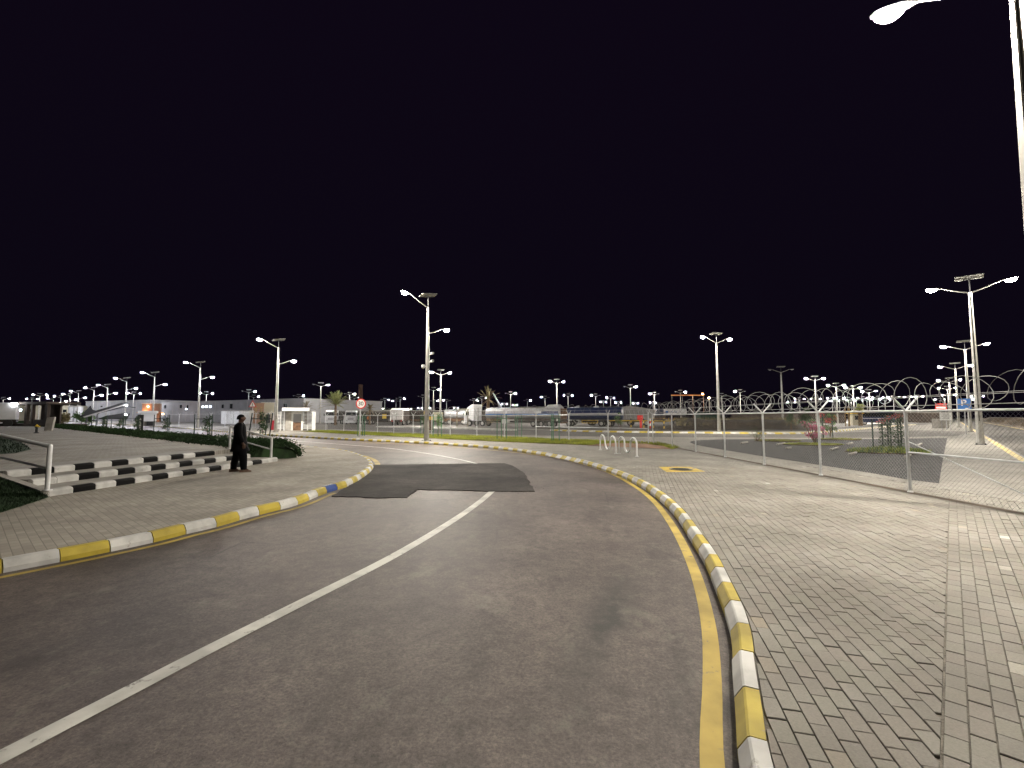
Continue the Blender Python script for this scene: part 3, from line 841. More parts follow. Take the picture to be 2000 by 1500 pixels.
GC = "lit lamps in the lorry compound"
def comp(px, hy, lits, label, rz=.35, group=GC, kind='B', base=None):
    Y = 1530.0 / (base - 814) if base else 8.22 * 902 / (814 - hy)
    p = XY(px, Y)
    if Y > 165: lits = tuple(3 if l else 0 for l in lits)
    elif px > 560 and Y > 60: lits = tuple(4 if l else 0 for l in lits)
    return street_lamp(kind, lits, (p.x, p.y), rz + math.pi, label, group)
# rz+pi: the first arm points to picture left
comp(1404, 677, (1, 1), "tall twin lit street lamp at the edge of the dark earth mound", .35, base=846)
comp(860, 727, (1, 1), "twin lit lamp just right of the tall lamp at the bend, over the yellow cabinet", .5)
comp(1088, 745, (1, 1), "twin lit lamp rising behind the rear of the white and silver tanker", .4)
comp(846, 760, (0, 1), "lamp with only its right head lit, half hidden by the tall pole at the bend", .5)
comp(625, 751, (0, 1), "lamp with only its right head lit, behind the turnstile house, left of the palm", .6)
comp(997, 768, (0, 1), "lamp with only its right head lit, rising behind the front of the silver tanker", .4)
comp(1232, 755, (0, 1), "lamp with a dark left head, rising over the grey ribbed tipper trailer", .3)
comp(1330, 765, (0, 1), "lamp with only its right head lit, over the white tanker with the blue nose", .2)
comp(401, 768, (2, 2), "lit lamp over the grey warehouse, just right of the nearer solar lamp there", .6)
comp(484, 764, (0, 2), "tallest of the three lamps clustered above the triangular warning sign", .6)
comp(494, 774, (0, 2), "middle of the three lamps clustered above the triangular warning sign", .6)
comp(502, 786, (0, 2), "lowest of the three lamps clustered above the triangular warning sign", .6)
comp(582, 773, (0, 1), "lit lamp beside the drooping olive palm over the turnstile house roof", .6)
comp(577, 788, (0, 1), "small low lamp immediately left of the olive palm's neighbour lamp over the turnstile roof", .6)
comp(598, 790, (0, 1), "small lamp shining through the fronds of the olive palm", .6)
comp(637, 788, (0, 1), "small lamp just left of the bright green palm crown", .6)
comp(676, 787, (0, 1), "small lamp just right of the bright green palm crown", .6)
comp(682, 769, (0, 1), "left one of the two lamps just left of the 30 speed sign", .6)
comp(691, 776, (0, 1), "right one of the two lamps just left of the 30 speed sign", .6)
comp(751, 780, (0, 1), "left one of three lamps over the box lorry parked behind the verge fence", .5)
comp(773, 783, (1, 0), "middle one of three lamps over the box lorry, lit on its left", .5)
comp(781, 778, (0, 1), "right one of three lamps over the box lorry parked behind the verge fence", .5)
comp(825, 774, (0, 1), "lamp immediately left of the tall pole at the bend, over the dark flatbed lorries", .5)
comp(848, 783, (0, 1), "small lamp between the tall pole at the bend and the twin lamp beside it", .5)
comp(872, 782, (1, 0), "lamp over the pale tanker left of the beige gantry", .5)
comp(925, 781, (0, 1), "small lamp over the roof of the white tractor cab", .4)
comp(941, 777, (0, 1), "lamp shining directly left of the brown palm trunk above the white cab", .4)
comp(1030, 782, (0, 1), "small lamp over the middle of the silver tanker", .4)
comp(1065, 776, (1, 0), "lamp over the rear half of the silver tanker, lit on its left", .4)
comp(1110, 772, (1, 1), "twin lit lamp over the front of the dark blue tanker", .4)
comp(1164, 772, (1, 0), "lamp over the rear white fairing behind the dark blue tanker", .3)
comp(1193, 777, (1, 1), "twin lit lamp over the rear end of the dark blue tanker", .3)
comp(1279, 769, (1, 0), "lamp over the blue nose of the white tanker", .3)
comp(1411, 771, (1, 0), "lit lamp just right of the tall lamp at the mound", .2)
comp(1447, 764, (1, 0), "slim lit lamp standing alone beyond the razor coils over the mound", .2)
comp(1595, 739, (1, 1), "twin lit lamp rising over the pink flowering shrub", -.1)
comp(1636, 752, (1, 1), "lit twin lamp just right of the one over the pink shrub", -.3)
comp(1669, 757, (1, 1), "twin lamp over the low bushy palm by the yellow kiosk", -.4)
comp(1700, 764, (1, 1), "twin lamp over the dark bus beyond the vine frame", -.5)
u = street_lamp('B', (0, 0), XY(1529, 80), math.pi - .2, "slender unlit street lamp with dark heads, on a white concrete block by the mound", "unlit lamp by the mound")
mb = MB(); mb.box((0, 0, .18), (1.6, 1.6, .42)); b_ = mb.build("concrete_block", "concrete", None, bevel=.03)
b_.location = XY(1529, 80); tag(b_, "white concrete block carrying the slender unlit lamp at the mound", "concrete block")
for px, hy, lb in [(60, 779, "left one of two close twin lamps over the long cream building"), (75, 771, "right one of two close twin lamps over the long cream building"), (4, 778, "lit lamp at the left edge beyond the cream building")]:
    comp(px, hy, (2, 2), lb, .9, "far lamps over the cream building")
comp(259, 768, (2, 2), "lit lamp standing over the right part of the grey storehouse", .9, "far lamps over the cream building")
comp(286, 784, (0, 2), "low lit lamp just left of the red and orange lit building", .9, "far lamps over the cream building")
GT = "tiny far lamps above the lorries"
for px, hy in [(728, 798), (744, 798), (779, 798), (799, 798), (820, 797), (843, 797), (890, 796), (1085, 792), (1006, 791), (985, 789)]:
    comp(px, hy, (1, 1), "tiny far lamp shining just above the roofline of the parked lorries", .5, GT)
for px, hy, lb in [(1179, 785, "small low lamp just left of the twin lamp at the blue tanker's rear end"), (1208, 786, "small low lamp just right of the twin lamp at the blue tanker's rear end"), (1242, 788, "small low lamp under the dark headed lamp over the tipper trailer"), (1276, 786, "small low lamp right under the lamp over the white tanker's blue nose")]:
    comp(px, hy, (1, 1), lb, .3)
GK = "far lamps seen through the razor coils"
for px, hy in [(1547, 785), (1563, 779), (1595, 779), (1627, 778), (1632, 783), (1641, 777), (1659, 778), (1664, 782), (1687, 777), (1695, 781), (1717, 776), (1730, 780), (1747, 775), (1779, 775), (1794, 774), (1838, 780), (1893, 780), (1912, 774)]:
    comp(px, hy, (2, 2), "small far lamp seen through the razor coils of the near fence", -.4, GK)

# ------------------------------------------------------------------ signs
def text_mesh(txt, size, mname, parent, loc, rot, name, th=.004, weight=0):
    cu = bpy.data.curves.new("txt", 'FONT'); cu.body = txt; cu.size = size; cu.align_x = 'CENTER'; cu.align_y = 'CENTER'; cu.extrude = th; cu.offset = weight
    ob = bpy.data.objects.new("txt", cu); col.objects.link(ob)
    dg = bpy.context.evaluated_depsgraph_get(); me = bpy.data.meshes.new_from_object(ob.evaluated_get(dg))
    bpy.data.objects.remove(ob)
    me.materials.clear(); me.materials.append(M[mname])
    o = bpy.data.objects.new(name, me); col.objects.link(o); o.parent = parent; o.location = loc; o.rotation_euler = rot
    return o
sp = g(702.5, 853.5)
t = thing("speed_sign", "round white 30 speed limit sign with red border on a grey post by the bend", "road sign", sp)
mb = MB(); mb.tube([(0, 0, 0), (0, 0, 2.75)], .045, 10); mb.build("post", "galv", t, True)
mb = MB(); mb.disc((.06, -.075, 2.80), .43, 'y', 40, 0, .02); mb.build("border", "red", t)
mb = MB(); mb.disc((.06, -.082, 2.80), .335, 'y', 40, 0, .008); mb.build("plate", "white_paint", t)
text_mesh("30", .47, "black", t, (.06, -.088, 2.80), (R(90), 0, 0), "numerals", .002, .006)
ws = g(492, 836)
t = thing("warning_sign", "white triangular warning sign with red edge near the white cabin", "road sign", ws)
mb = MB(); mb.tube([(0, 0, 0), (0, 0, 3.2)], .05, 8); mb.build("post", "galv", t)
tri = lambda s, y: [(-.62 * s, y, 3.15 + .36 - .36 * s), (.62 * s, y, 3.15 + .36 - .36 * s), (0, y, 3.15 + .36 + .72 * s)]
mb = MB(); mb.extr(tri(1, -.09), (0, .02, 0)); mb.build("border", "red", t)
mb = MB(); mb.extr(tri(.72, -.098), (0, .008, 0)); mb.build("plate", "white_paint", t)
mb = MB(); mb.box((0, -.102, 3.58), (.09, .006, .34)); mb.box((0, -.102, 3.34), (.09, .006, .08)); mb.build("symbol", "black", t)
mb = MB(); mb.box((-.1, -.09, 2.15), (.62, .05, 1.0)); mb.build("lower_plate", "white_paint", t, bevel=.01)
# parking sign
pk = XY(1885, 44)
t = thing("parking_sign", "square blue parking sign with a white letter P, behind the fence near the lamp row", "road sign", (pk.x, pk.y, 0))
mb = MB(); mb.tube([(0, 0, 0), (0, 0, 3.3)], .045, 8); mb.build("post", "galv", t)
t.rotation_euler = (0, 0, R(-40))
mb = MB(); mb.box((0, -.07, 2.85), (.95, .03, 1.15)); mb.build("plate", "blue", t, bevel=.008)
text_mesh("P", .8, "white_paint", t, (-.05, -.088, 3.0), (R(90), 0, 0), "letter", .003, .012)
mb = MB(); mb.extr([(.0, -.092, 2.52), (.18, -.092, 2.55), (.34, -.092, 2.36), (.24, -.092, 2.33)], (0, .005, 0)); mb.build("symbol", "white_paint", t)
rs = XY(1839, 62)
t = thing("red_sign", "red rectangular sign with a white bar, seen beyond the fence beside the lamp row", "road sign", (rs.x, rs.y, 0), R(-40))
mb = MB(); mb.tube([(.45, 0, 0), (.45, 0, 4.2)], .05, 8); mb.build("post", "galv", t)
mb = MB(); mb.box((0, -.07, 2.95), (1.15, .03, 1.05)); mb.build("plate", "red", t)
mb = MB(); mb.box((0, -.09, 2.92), (.92, .01, .24)); mb.build("bar", "white_paint", t)
nb = XY(1847, 50)
t = thing("notice_board", "small pale notice board on two legs under the red sign beyond the fence", "notice board", (nb.x, nb.y, 0), R(-40))
for s in (-.35, .35):
    mb = MB(); mb.tube([(s, 0, 0), (s, 0, 1.3)], .03, 6); mb.build("leg", "galv", t)
mb = MB(); mb.box((0, -.03, 1.75), (.95, .04, .85)); mb.build("board", "white_paint", t)
mb = MB(); 
for k in range(5): mb.box((-.02 + .05 * (k % 2), -.055, 2.0 - k * .12), (.6 - .1 * (k % 2), .006, .035))
mb.build("writing", "dark_metal", t)
cb = XY(1836, 70); mb = MB(); mb.box((0, 0, .7), (1.6, 1.2, 1.4)); o = mb.build("concrete_block", "concrete", None, bevel=.06); o.location = (cb.x, cb.y, 0)
tag(o, "pale square concrete block left of the notice board beyond the fence", "concrete block")
# black banner by the hedge
bn = g(277, 846, .0); bn = V((-40.2, 50.0, 0))
t = thing("banner_sign", "tall narrow black banner sign with white upright lettering, beside the hedge", "banner", bn, R(28))
zt, zb = ZA(810, 50), ZA(842.5, 50)
mb = MB(); mb.box((0, 0, (zt + zb) / 2), (.56, .06, zt - zb)); mb.build("panel", "black", t, bevel=.01)
for s in (-.2, .2):
    mb = MB(); mb.tube([(s, .02, 0), (s, .02, zb + .1)], .025, 6); mb.build("leg", "dark_metal", t)
mb = MB(); y_ = -.034
mb.extr([(-.09, y_, zb + 1.22), (.10, y_, zb + 1.22), (.02, y_, zb + 1.48)], (0, .004, 0))
mb.extr([(-.09, y_, zb + .55), (.09, y_, zb + .55), (.06, y_, zb + 1.12), (-.06, y_, zb + 1.12)], (0, .004, 0))
mb.extr([(-.035, y_, zb + .34), (.035, y_, zb + .34), (.05, y_, zb + .5), (-.05, y_, zb + .5)], (0, .004, 0))
mb.extr([(-.2, y_, zb + .1), (.2, y_, zb + .1), (.03, y_, zb + .3), (-.03, y_, zb + .3)], (0, .004, 0))
mb.build("lettering", mat("banner_letter", (.3, .3, .29), .6), t)

# ------------------------------------------------------------------ bike racks
GB = "wave bike racks"
def rack(p0, p1, label, hi=.78, lo=.12):
    a, b = g(*p0), g(*p1); L = (b - a).length
    t = thing("bike_rack", label, "bike rack", a, math.atan2(b.y - a.y, b.x - a.x), GB)
    w = L / 3; pts = []; r = w / 2
    pts.append(V((0, 0, 0)))
    def arc(cx, cz, up):
        for i in range(11):
            a_ = math.pi - math.pi * i / 10
            pts.append(V((cx + r * math.cos(a_), 0, cz + (1 if up else -1) * r * math.sin(a_))))
    arc(r, hi - r, True); arc(w + r, lo + r, False); arc(2 * w + r, hi - r, True)
    pts.append(V((L, 0, 0)))
    mb = MB(); mb.tube(pts, .036, 10); mb.build("wave_tube", "white_tube", t, True)
    for x in (0, L):
        mb = MB(); mb.lathe([(.075, 0), (.075, .012), (.04, .018)], 12, (x, 0, 0)); mb.build("foot_plate", "white_tube", t)
rack((1172.5, 878.5), (1203, 885.5), "wavy white bike rack farther along the pavement, beside the bare dirt")
rack((1209, 886), (1244, 891.5), "wavy white bike rack nearer to the yellow manhole square")

# ------------------------------------------------------------------ palms, shrubs, guards
def frond(mb, base, az, el, L, w, droop, nl=16):
    d = V((math.cos(az), math.sin(az), 0)); pts = []
    for i in range(nl + 1):
        s = i / nl
        pts.append(V(base) + d * (L * s * math.cos(el) * (1 - .12 * s)) + V((0, 0, L * (math.sin(el) * s - droop * s * s))))
    mb.tube(pts, [.03 * (1 - .85 * i / nl) + .006 for i in range(nl + 1)], 4, 0, False)
    side = d.cross(V((0, 0, 1)))
    for i in range(2, nl + 1):
        s = i / nl; tl = w * (math.sin(math.pi * min(1, .15 + s * .85)) * .9 + .15)
        fw = (pts[i] - pts[i - 1]).normalized()
        for sg in (1, -1):
            for k in (0, .5):
                b0 = pts[i].lerp(pts[i - 1], k)
                tip = b0 + side * (sg * tl * .8) + fw * (tl * .55) + V((0, 0, tl * random.uniform(-.25, .2)))
                mb.add([b0 - fw * .03, b0 + fw * .03, tip], [(0, 1, 2)], 1)
def palm(label, pos, trunk_h, L, n, lean=(0, 0), leafmat="palm_leaf", els=(-.3, 1.4), tr=.24, w=.45, droop=.35, group=None):
    t = thing("palm_tree", label, "palm tree", pos, random.uniform(0, 6), group)
    mb = MB(); pts = []; rs = []
    for i in range(14):
        s = i / 13; pts.append(V((lean[0] * s, lean[1] * s, trunk_h * s))); rs.append(tr * (1.15 - .3 * s) * (1.12 if i % 2 else .95))
    mb.tube(pts, rs, 10); mb.build("trunk", "bark", t, False)
    mb = MB(); top = pts[-1]
    for i in range(n):
        s = i / n
        frond(mb, top + V((0, 0, random.uniform(-.1, .25))), i * 2.4 + random.uniform(-.2, .2), els[0] + (els[1] - els[0]) * s + random.uniform(-.1, .1), L * random.uniform(.8, 1.08), w, droop)
    mb.build("crown", ["bark", leafmat], t, recalc=False)
    return t
palm("bright green palm with an upright feathery crown, between the parked white lorries", XY(655, 92), 4.0, 3.9, 40, els=(.1, 1.5), droop=.28, w=.75)
palm("drooping olive palm behind the roof of the turnstile house", XY(597, 105), 3.6, 2.9, 18, leafmat="palm_dry", els=(-.4, 1.3))
palm("tall brown palm standing in front of the white tractor cab and silver tanker", g(953.5, 831.5), 5.0, 3.5, 18, leafmat="palm_dry", els=(-.5, 1.5), tr=.30, w=.4, droop=.2)
palm("small dry palm just right of the 30 speed sign", XY(722, 100), 3.2, 2.0, 16, leafmat="palm_dry", els=(-.5, 1.4), tr=.2)
palm("low bushy palm beside the yellow kiosk beyond the vine frame", XY(1680, 88), 2.6, 2.3, 30, els=(.1, 1.5), leafmat="palm_leaf", tr=.32)

def clump(mb, c, rad, n, size, mi=0, zs=1.0):
    for _ in range(n):
        while True:
            p = V((random.uniform(-1, 1), random.uniform(-1, 1), random.uniform(-1, 1)))
            if p.length < 1: break
        p = V(c) + V((p.x * rad, p.y * rad, p.z * rad * zs))
        a = V((random.gauss(0, 1), random.gauss(0, 1), random.gauss(0, 1))).normalized(); b = a.orthogonal().normalized()
        s = size * random.uniform(.6, 1.3)
        mb.add([p - a * s, p + b * s * .5, p + a * s, p - b * s * .5], [(0, 1, 2, 3)], mi)
def shrub(name, label, pos, stems, group=None, cat="shrub", leafm=("leaf",), stem_r=.025):
    """stems: list of (top offset, list of (offset, rad, n, size, mi))"""
    t = thing(name, label, cat, pos, 0, group)
    ms = MB(); mc = MB()
    for top, clumps in stems:
        a = V((random.gauss(0, .05), random.gauss(0, .05), 0)); mid = V(top) * .5 + V((random.gauss(0, .06), random.gauss(0, .06), 0))
        ms.tube([a, mid, top], [stem_r, stem_r * .8, stem_r * .4], 5)
        for off, rad, n, size, mi in clumps: clump(mc, off, rad, n, size, mi)
    ms.build("stem", "bark", t); mc.build("foliage", list(leafm), t, recalc=False)
    return t
def rnd_stems(n, h, spread, mis, num=60, size=.07, rad=.3):
    out = []
    for i in range(n):
        top = V((random.gauss(0, spread), random.gauss(0, spread), h * random.uniform(.6, 1)))
        cl = []
        for k in range(3):
            f = random.uniform(.4, 1.05); mi = random.choice(mis)
            cl.append((top * f + V((random.gauss(0, .15), random.gauss(0, .15), 0)), rad * random.uniform(.6, 1.1), num, size, mi))
        out.append((top, cl))
    return out
shrub("bougainvillea", "pink flowering bougainvillea bush in the gravel bed behind the fence", g(1592, 866), rnd_stems(8, 1.6, .5, (0, 0, 0, 1), 48, .06, .24), leafm=("flower", "leaf"))
shrub("green_shrub", "leafy green shrub with a few red blooms in a tree guard, behind the pink bush", g(1622, 853), rnd_stems(5, 1.9, .22, (0, 0, 0, 1), 80, .07, .3), leafm=("leaf", "flower_red"))
shrub("green_shrub", "thin green sapling on the kerb near the yellow striped rail", g(1212, 838), rnd_stems(4, 2.2, .4, (0,), 40, .09, .35))
shrub("green_shrub", "small grey green scrub at the left end of the gravel bed", g(1478, 862), rnd_stems(5, .9, .5, (0,), 14, .05, .3))
shrub("green_shrub", "dark slim shrub beside the unlit lamp at the mound", g(1545, 842), rnd_stems(3, 2.6, .2, (0,), 60, .1, .35), leafm=("leaf_dark",))
shrub("green_shrub", "dark round shrub between the unlit lamp and the pink bush", g(1570, 839), rnd_stems(4, 2.9, .35, (0,), 90, .12, .5), leafm=("leaf_dark",))
# vine frame with red flowers
vf = g(1738, 878)
t = thing("vine_frame", "dark climbing vines on a square post frame topped with red flowers", "vine", vf, R(10))
ft = MB(); fl_ = MB(); pf = MB()
for ix, iy in [(-.9, -.2), (.85, .7), (.95, -.1), (-.2, .9)]:
    pass
for ix, iy in [(-1.0, .0)]: pf.tube([(ix, iy, 0), (ix, iy, 1.55)], .035, 6)
pf.tube([(-1.0, 0, 1.30), (-.35, .1, 1.30)], .025, 6)
for ix in (-.25, .05, .35, .62, .95):
    hh = 1.55 + ix * .28; iy = random.uniform(-.35, .35)
    pf.tube([(ix, iy, 0), (ix + .03, iy, hh)], .03, 6)
    for k in range(15): clump(ft, (ix + random.gauss(0, .06), iy + random.gauss(0, .06), hh * (k + .5) / 15), .15, 26, .05)
    clump(fl_, (ix, iy, hh + .04), .2, 42, .035, 0, .55); clump(fl_, (ix - .15, iy, hh - .05), .2, 20, .035, 0, .5); clump(ft, (ix, iy, hh - .02), .22, 50, .045)
clump(fl_, (-.5, 0, 1.42), .28, 26, .035, 0, .35)
pf.build("post", "dark_guard", t); ft.build("foliage", "leaf_dark", t, recalc=False); fl_.build("flowers", "flower_red", t, recalc=False)
# planting beds in the gravel
GBED = "planting beds in the gravel"
def bed(c, rx, ry, label, n=2600, hmax=.28, m=("leaf", "blade")):
    p = g(*c); t = thing("planting_bed", label, "planting bed", p, R(-4), GBED)
    mb = MB(); ring = [(rx * math.cos(a) * (1 + .08 * math.sin(3 * a)), ry * math.sin(a)) for a in [2 * math.pi * i / 28 for i in range(28)]]
    mb.extr([(x, y, .0) for x, y in ring], (0, 0, .05)); mb.build("soil", "earth", t)
    fo = MB()
    for _ in range(n):
        a = random.uniform(0, 6.28); r = math.sqrt(random.random()); x, y = rx * r * math.cos(a), ry * r * math.sin(a)
        hh = random.uniform(.05, hmax) * (1.1 - r * .6); b = random.uniform(0, 6.28); dx, dy = .016 * math.cos(b), .016 * math.sin(b)
        fo.add([(x - dx, y - dy, .04), (x + dx, y + dy, .04), (x + random.gauss(0, .08), y + random.gauss(0, .08), .04 + hh)], [(0, 1, 2)], 0 if random.random() < .6 else 1)
    fo.build("ground_cover", list(m), t, recalc=False)
bed((1735, 884), 1.75, 1.05, "green planting bed around the vine frame", 5200, .35)
bed((1588, 869), 1.7, .9, "low planting bed under the pink bougainvillea", 2600, .14, ("blade", "blade"))
bed((1520, 862), 1.5, .8, "sparse grass bed at the left end of the gravel", 1100, .2, ("blade", "palm_dry"))
bed((1640, 859), 1.5, .8, "small planting bed under the green shrub in its guard", 1200, .18, ("blade", "palm_dry"))
GST = "short pale edging stones in the gravel"
for i, (a, b) in enumerate([((1448, 867), (1460, 865)), ((1518, 870), (1533, 867)), ((1536, 877), (1545, 876)), ((1623, 880), (1637, 876)), ((1654, 869), (1665, 867)), ((1659, 890), (1672, 886)), ((1768, 895), (1778, 891)), ((1792, 872), (1800, 868))]):
    p, q_ = g(*a, .01), g(*b, .01); mb = MB(); L = (q_ - p).length
    mb.box((0, 0, .05), (L, .1, .09)); o = mb.build("edging_stone", "concrete", None, bevel=.015); o.location = (p + q_) / 2; o.rotation_euler = (0, 0, math.atan2(q_.y - p.y, q_.x - p.x))
    where = ["left of the scrub", "at the left front of the sparse grass bed", "right of the sparse grass bed", "at the front right of the pink bush bed", "right of the green shrub bed", "at the front left of the vine frame bed", "at the front right of the vine frame bed", "behind the right end of the vine frame bed"][i]
    tag(o, "pale edging stone in the gravel " + where, "edging stone", GST)

GG = "tree guards of three posts with a hoop"
def tree_guard(label, pos, w=.8, h=1.85, m="green_guard", sap=1.0, rz=0, group=GG, lean=0, leafm="leaf"):
    t = thing("tree_guard", label, "tree guard", pos, rz, group)
    pts = [(-w / 2, -.25), (w / 2, -.25), (w * .25, .4)]
    for x, y in pts:
        mb = MB(); mb.tube([(x, y, -.02), (x + lean, y, h)], .03, 7); mb.build("post", m, t)
    mb = MB()
    for a, b in ((0, 1), (1, 2), (2, 0)):
        mb.tube([(pts[a][0] + lean * .84, pts[a][1], h * .84), (pts[b][0] + lean * .84, pts[b][1], h * .84)], .024, 6)
    mb.build("hoop", m, t)
    if sap:
        mb = MB(); mb.tube([(w * .2, 0, 0), (w * .22, .02, h * sap)], [.02, .01], 5); mb.build("sapling", "bark", t)
        mb = MB()
        for k in range(6): clump(mb, (w * .22 + random.gauss(0, .1), random.gauss(0, .1), h * sap * (.55 + k * .09)), .2, 30, .07)
        mb.build("leaves", leafm, t, recalc=False)
for px, base, lb, w in [(978, 858, "green tree guard in the verge in front of the silver tanker's middle", .75), (1011, 852.5, "empty slim green tree guard behind the verge fence, below the tanker's wheels", .55), (1082, 862.5, "dark green tree guard in the verge near the rear wheels of the silver tanker", .55),
                        (853, 854, "green tree guard with a bright sapling just right of the tall lamp at the bend", .7), (826, 848, "green tree guard behind the tall lamp at the bend, on its left", .5), (705, 851.5, "green tree guard right behind the 30 speed sign post", .55)]:
    p = g(px, base); tree_guard(lb, (p.x, p.y, .02), w, ZA(812 if px != 978 else 813, p.y) + .1, "green_guard", .95 if px in (853, 826) else .0, R(20))
for px, base, lb in [(1612, 856, "dark tree guard around the green shrub behind the pink bush")]:
    p = g(px, base); tree_guard(lb, (p.x, p.y, .02), .9, 1.9, "dark_guard", 0, R(10))

# ------------------------------------------------------------------ left: steps, plaza, hedge, rails
S0 = g(95, 970); S1 = V((-8.99, 17.85, 0))
sd = (S1 - S0).normalized(); sn = V((-sd.y, sd.x, 0))     # sn points to the plaza
Ls = (S1 - S0).length; TR = .95; RS = .15
t = thing("steps", "three low broad steps edged with black and white striped kerbs, leading up to the plaza", "steps", (0, 0, 0))
starts = [0, .42, .62]; ends = [Ls, Ls - .25, Ls - .9]
for k in range(3):
    a = S0 + sd * starts[k] + sn * (TR * k); L = ends[k] - starts[k]; z = RS * (k + 1)
    st = MB()
    st.extr([a + sn * .12 + V((0, 0, z - .012)), a + sd * L + sn * .12 + V((0, 0, z - .012)), a + sd * L + sn * (TR + .14) + V((0, 0, z - .012)), a + sn * (TR + .14) + V((0, 0, z - .012))], (0, 0, -(RS * (k + 1) + .03)))
    st.build("step", "concrete", t)
    ke = MB(); n = int(L / .5)
    for i in range(n):
        u0, u1 = i * .5 + .004, (i + 1) * .5 - .004
        if i == n - 1: u1 = L
        rings = []
        for u in (u0, u0 + .012, u1 - .012, u1):
            sh = .006 if u in (u0, u1) else 0
            rings.append([a + sd * u + sn * o + V((0, 0, zz)) for o, zz in ((.0 + sh, z - RS - .02), (.0 + sh, z - .05), (.03, z - .012 - sh), (.07, z - sh), (.14, z - sh), (.14, z - RS))])
        mi = (i + (1 if k == 1 else 0)) % 2
        if k == 1 and i == 0: mi = 0
        ke.loft(rings, mi)
    ke.build("edge_kerb", ["kerb_white", "kerb_black"], t)
# side wall at the left end of the steps
eE = S0 + sn * 2.3 + sd * .62; UP = lambda z: V((0, 0, z))
mb = MB(); mb.add([S0 - sd * .16 + UP(-.02), S0 + UP(-.02), eE + UP(-.02), eE - sd * .16 + UP(-.02), S0 - sd * .16 + UP(.15), S0 + UP(.15), eE + UP(.46), eE - sd * .16 + UP(.46)],
    [(0, 1, 2, 3), (4, 5, 6, 7), (0, 1, 5, 4), (1, 2, 6, 5), (2, 3, 7, 6), (3, 0, 4, 7)])
tag(mb.build("steps_edging", "concrete", None), "low rough concrete edging at the left end of the striped steps", "edging")
PZ = .44
pl0 = S0 + sn * (TR * 2 + .14) + sd * .62; pl1 = S0 + sd * (Ls - .3) + sn * (TR * 2 + .14)
# hedge line
hA = V((-9.55, 18.75, 0)); hdir = V((-1.2, 1, 0)).normalized(); hnr = V((hdir.y, -hdir.x, 0))
plz = MB(); pe = [pl0, pl1, hA + hdir * 1.0, hA + hdir * 125, V((-260, 106, 0)), V((-260, -10, 0)), pl0 + sn * 14 - sd * 9, pl0 + sn * 1.2 + sd * .3]
plz.extr([V((p.x, p.y, -.05)) for p in pe], (0, 0, PZ + .05 - .004)); struct("plaza", plz, "plaza", up=False)
# dark grass slope at the near left and a grass patch on the plaza
ln = MB(); lv = [g(0, 1003), g(96, 972), S0 - sd * .17 + UP(.08), eE - sd * .17 + UP(.42), eE - sd * .1 + sn * .6 + UP(PZ + .03), S0 + sn * 10 - sd * 5 + V((0, 0, PZ + .03)), V((-19, 4, .3)), V((-12.4, 6.0, .02))]
lv = [V((p.x, p.y, p.z + .012)) for p in lv]; cen = V((-12.2, 8.6, .19))
ln.add(lv + [cen], [(i, (i + 1) % len(lv), len(lv)) for i in range(len(lv))])
lawn = struct("lawn", ln, "leaf_dark")
mb = MB(); lv2 = [(p.x, p.y) for p in lv]
for _ in range(26000):
    i = random.randrange(len(lv)); u, w = sorted((random.random(), random.random()))
    p = lv[i] * u + lv[(i + 1) % len(lv)] * (w - u) + cen * (1 - w)
    hh = random.uniform(.03, .08); a = random.uniform(0, 6.28)
    mb.add([p + V((-.008 * math.cos(a), -.008 * math.sin(a), 0)), p + V((.008 * math.cos(a), .008 * math.sin(a), 0)), p + V((random.gauss(0, .02), random.gauss(0, .02), hh))], [(0, 1, 2)])
tag(mb.build("lawn_grass", "blade_dark", recalc=False), "dark mown grass slope at the near end of the striped steps", kind='stuff')
pz = [(p.x, p.y) for p in [g(-120, 892, PZ), g(30, 886, PZ), g(62, 878, PZ), g(40, 862, PZ), g(0, 853, PZ), g(-120, 850, PZ)]]
mb = MB(); mb.add([(x, y, PZ + .01) for x, y in pz], [tuple(range(len(pz)))]); struct("plaza_lawn", mb, "leaf_dark")
mb = MB()
for _ in range(12000):
    x = random.uniform(-32, -14); y = random.uniform(12, 32)
    if in_poly(x, y, pz):
        hh = random.uniform(.05, .14); mb.add([(x - .015, y, PZ), (x + .015, y, PZ), (x + random.gauss(0, .04), y + random.gauss(0, .04), PZ + hh)], [(0, 1, 2)])
tag(mb.build("plaza_grass", "blade_dark", recalc=False), "dark grass patch on the plaza behind the near white handrail", kind='stuff')

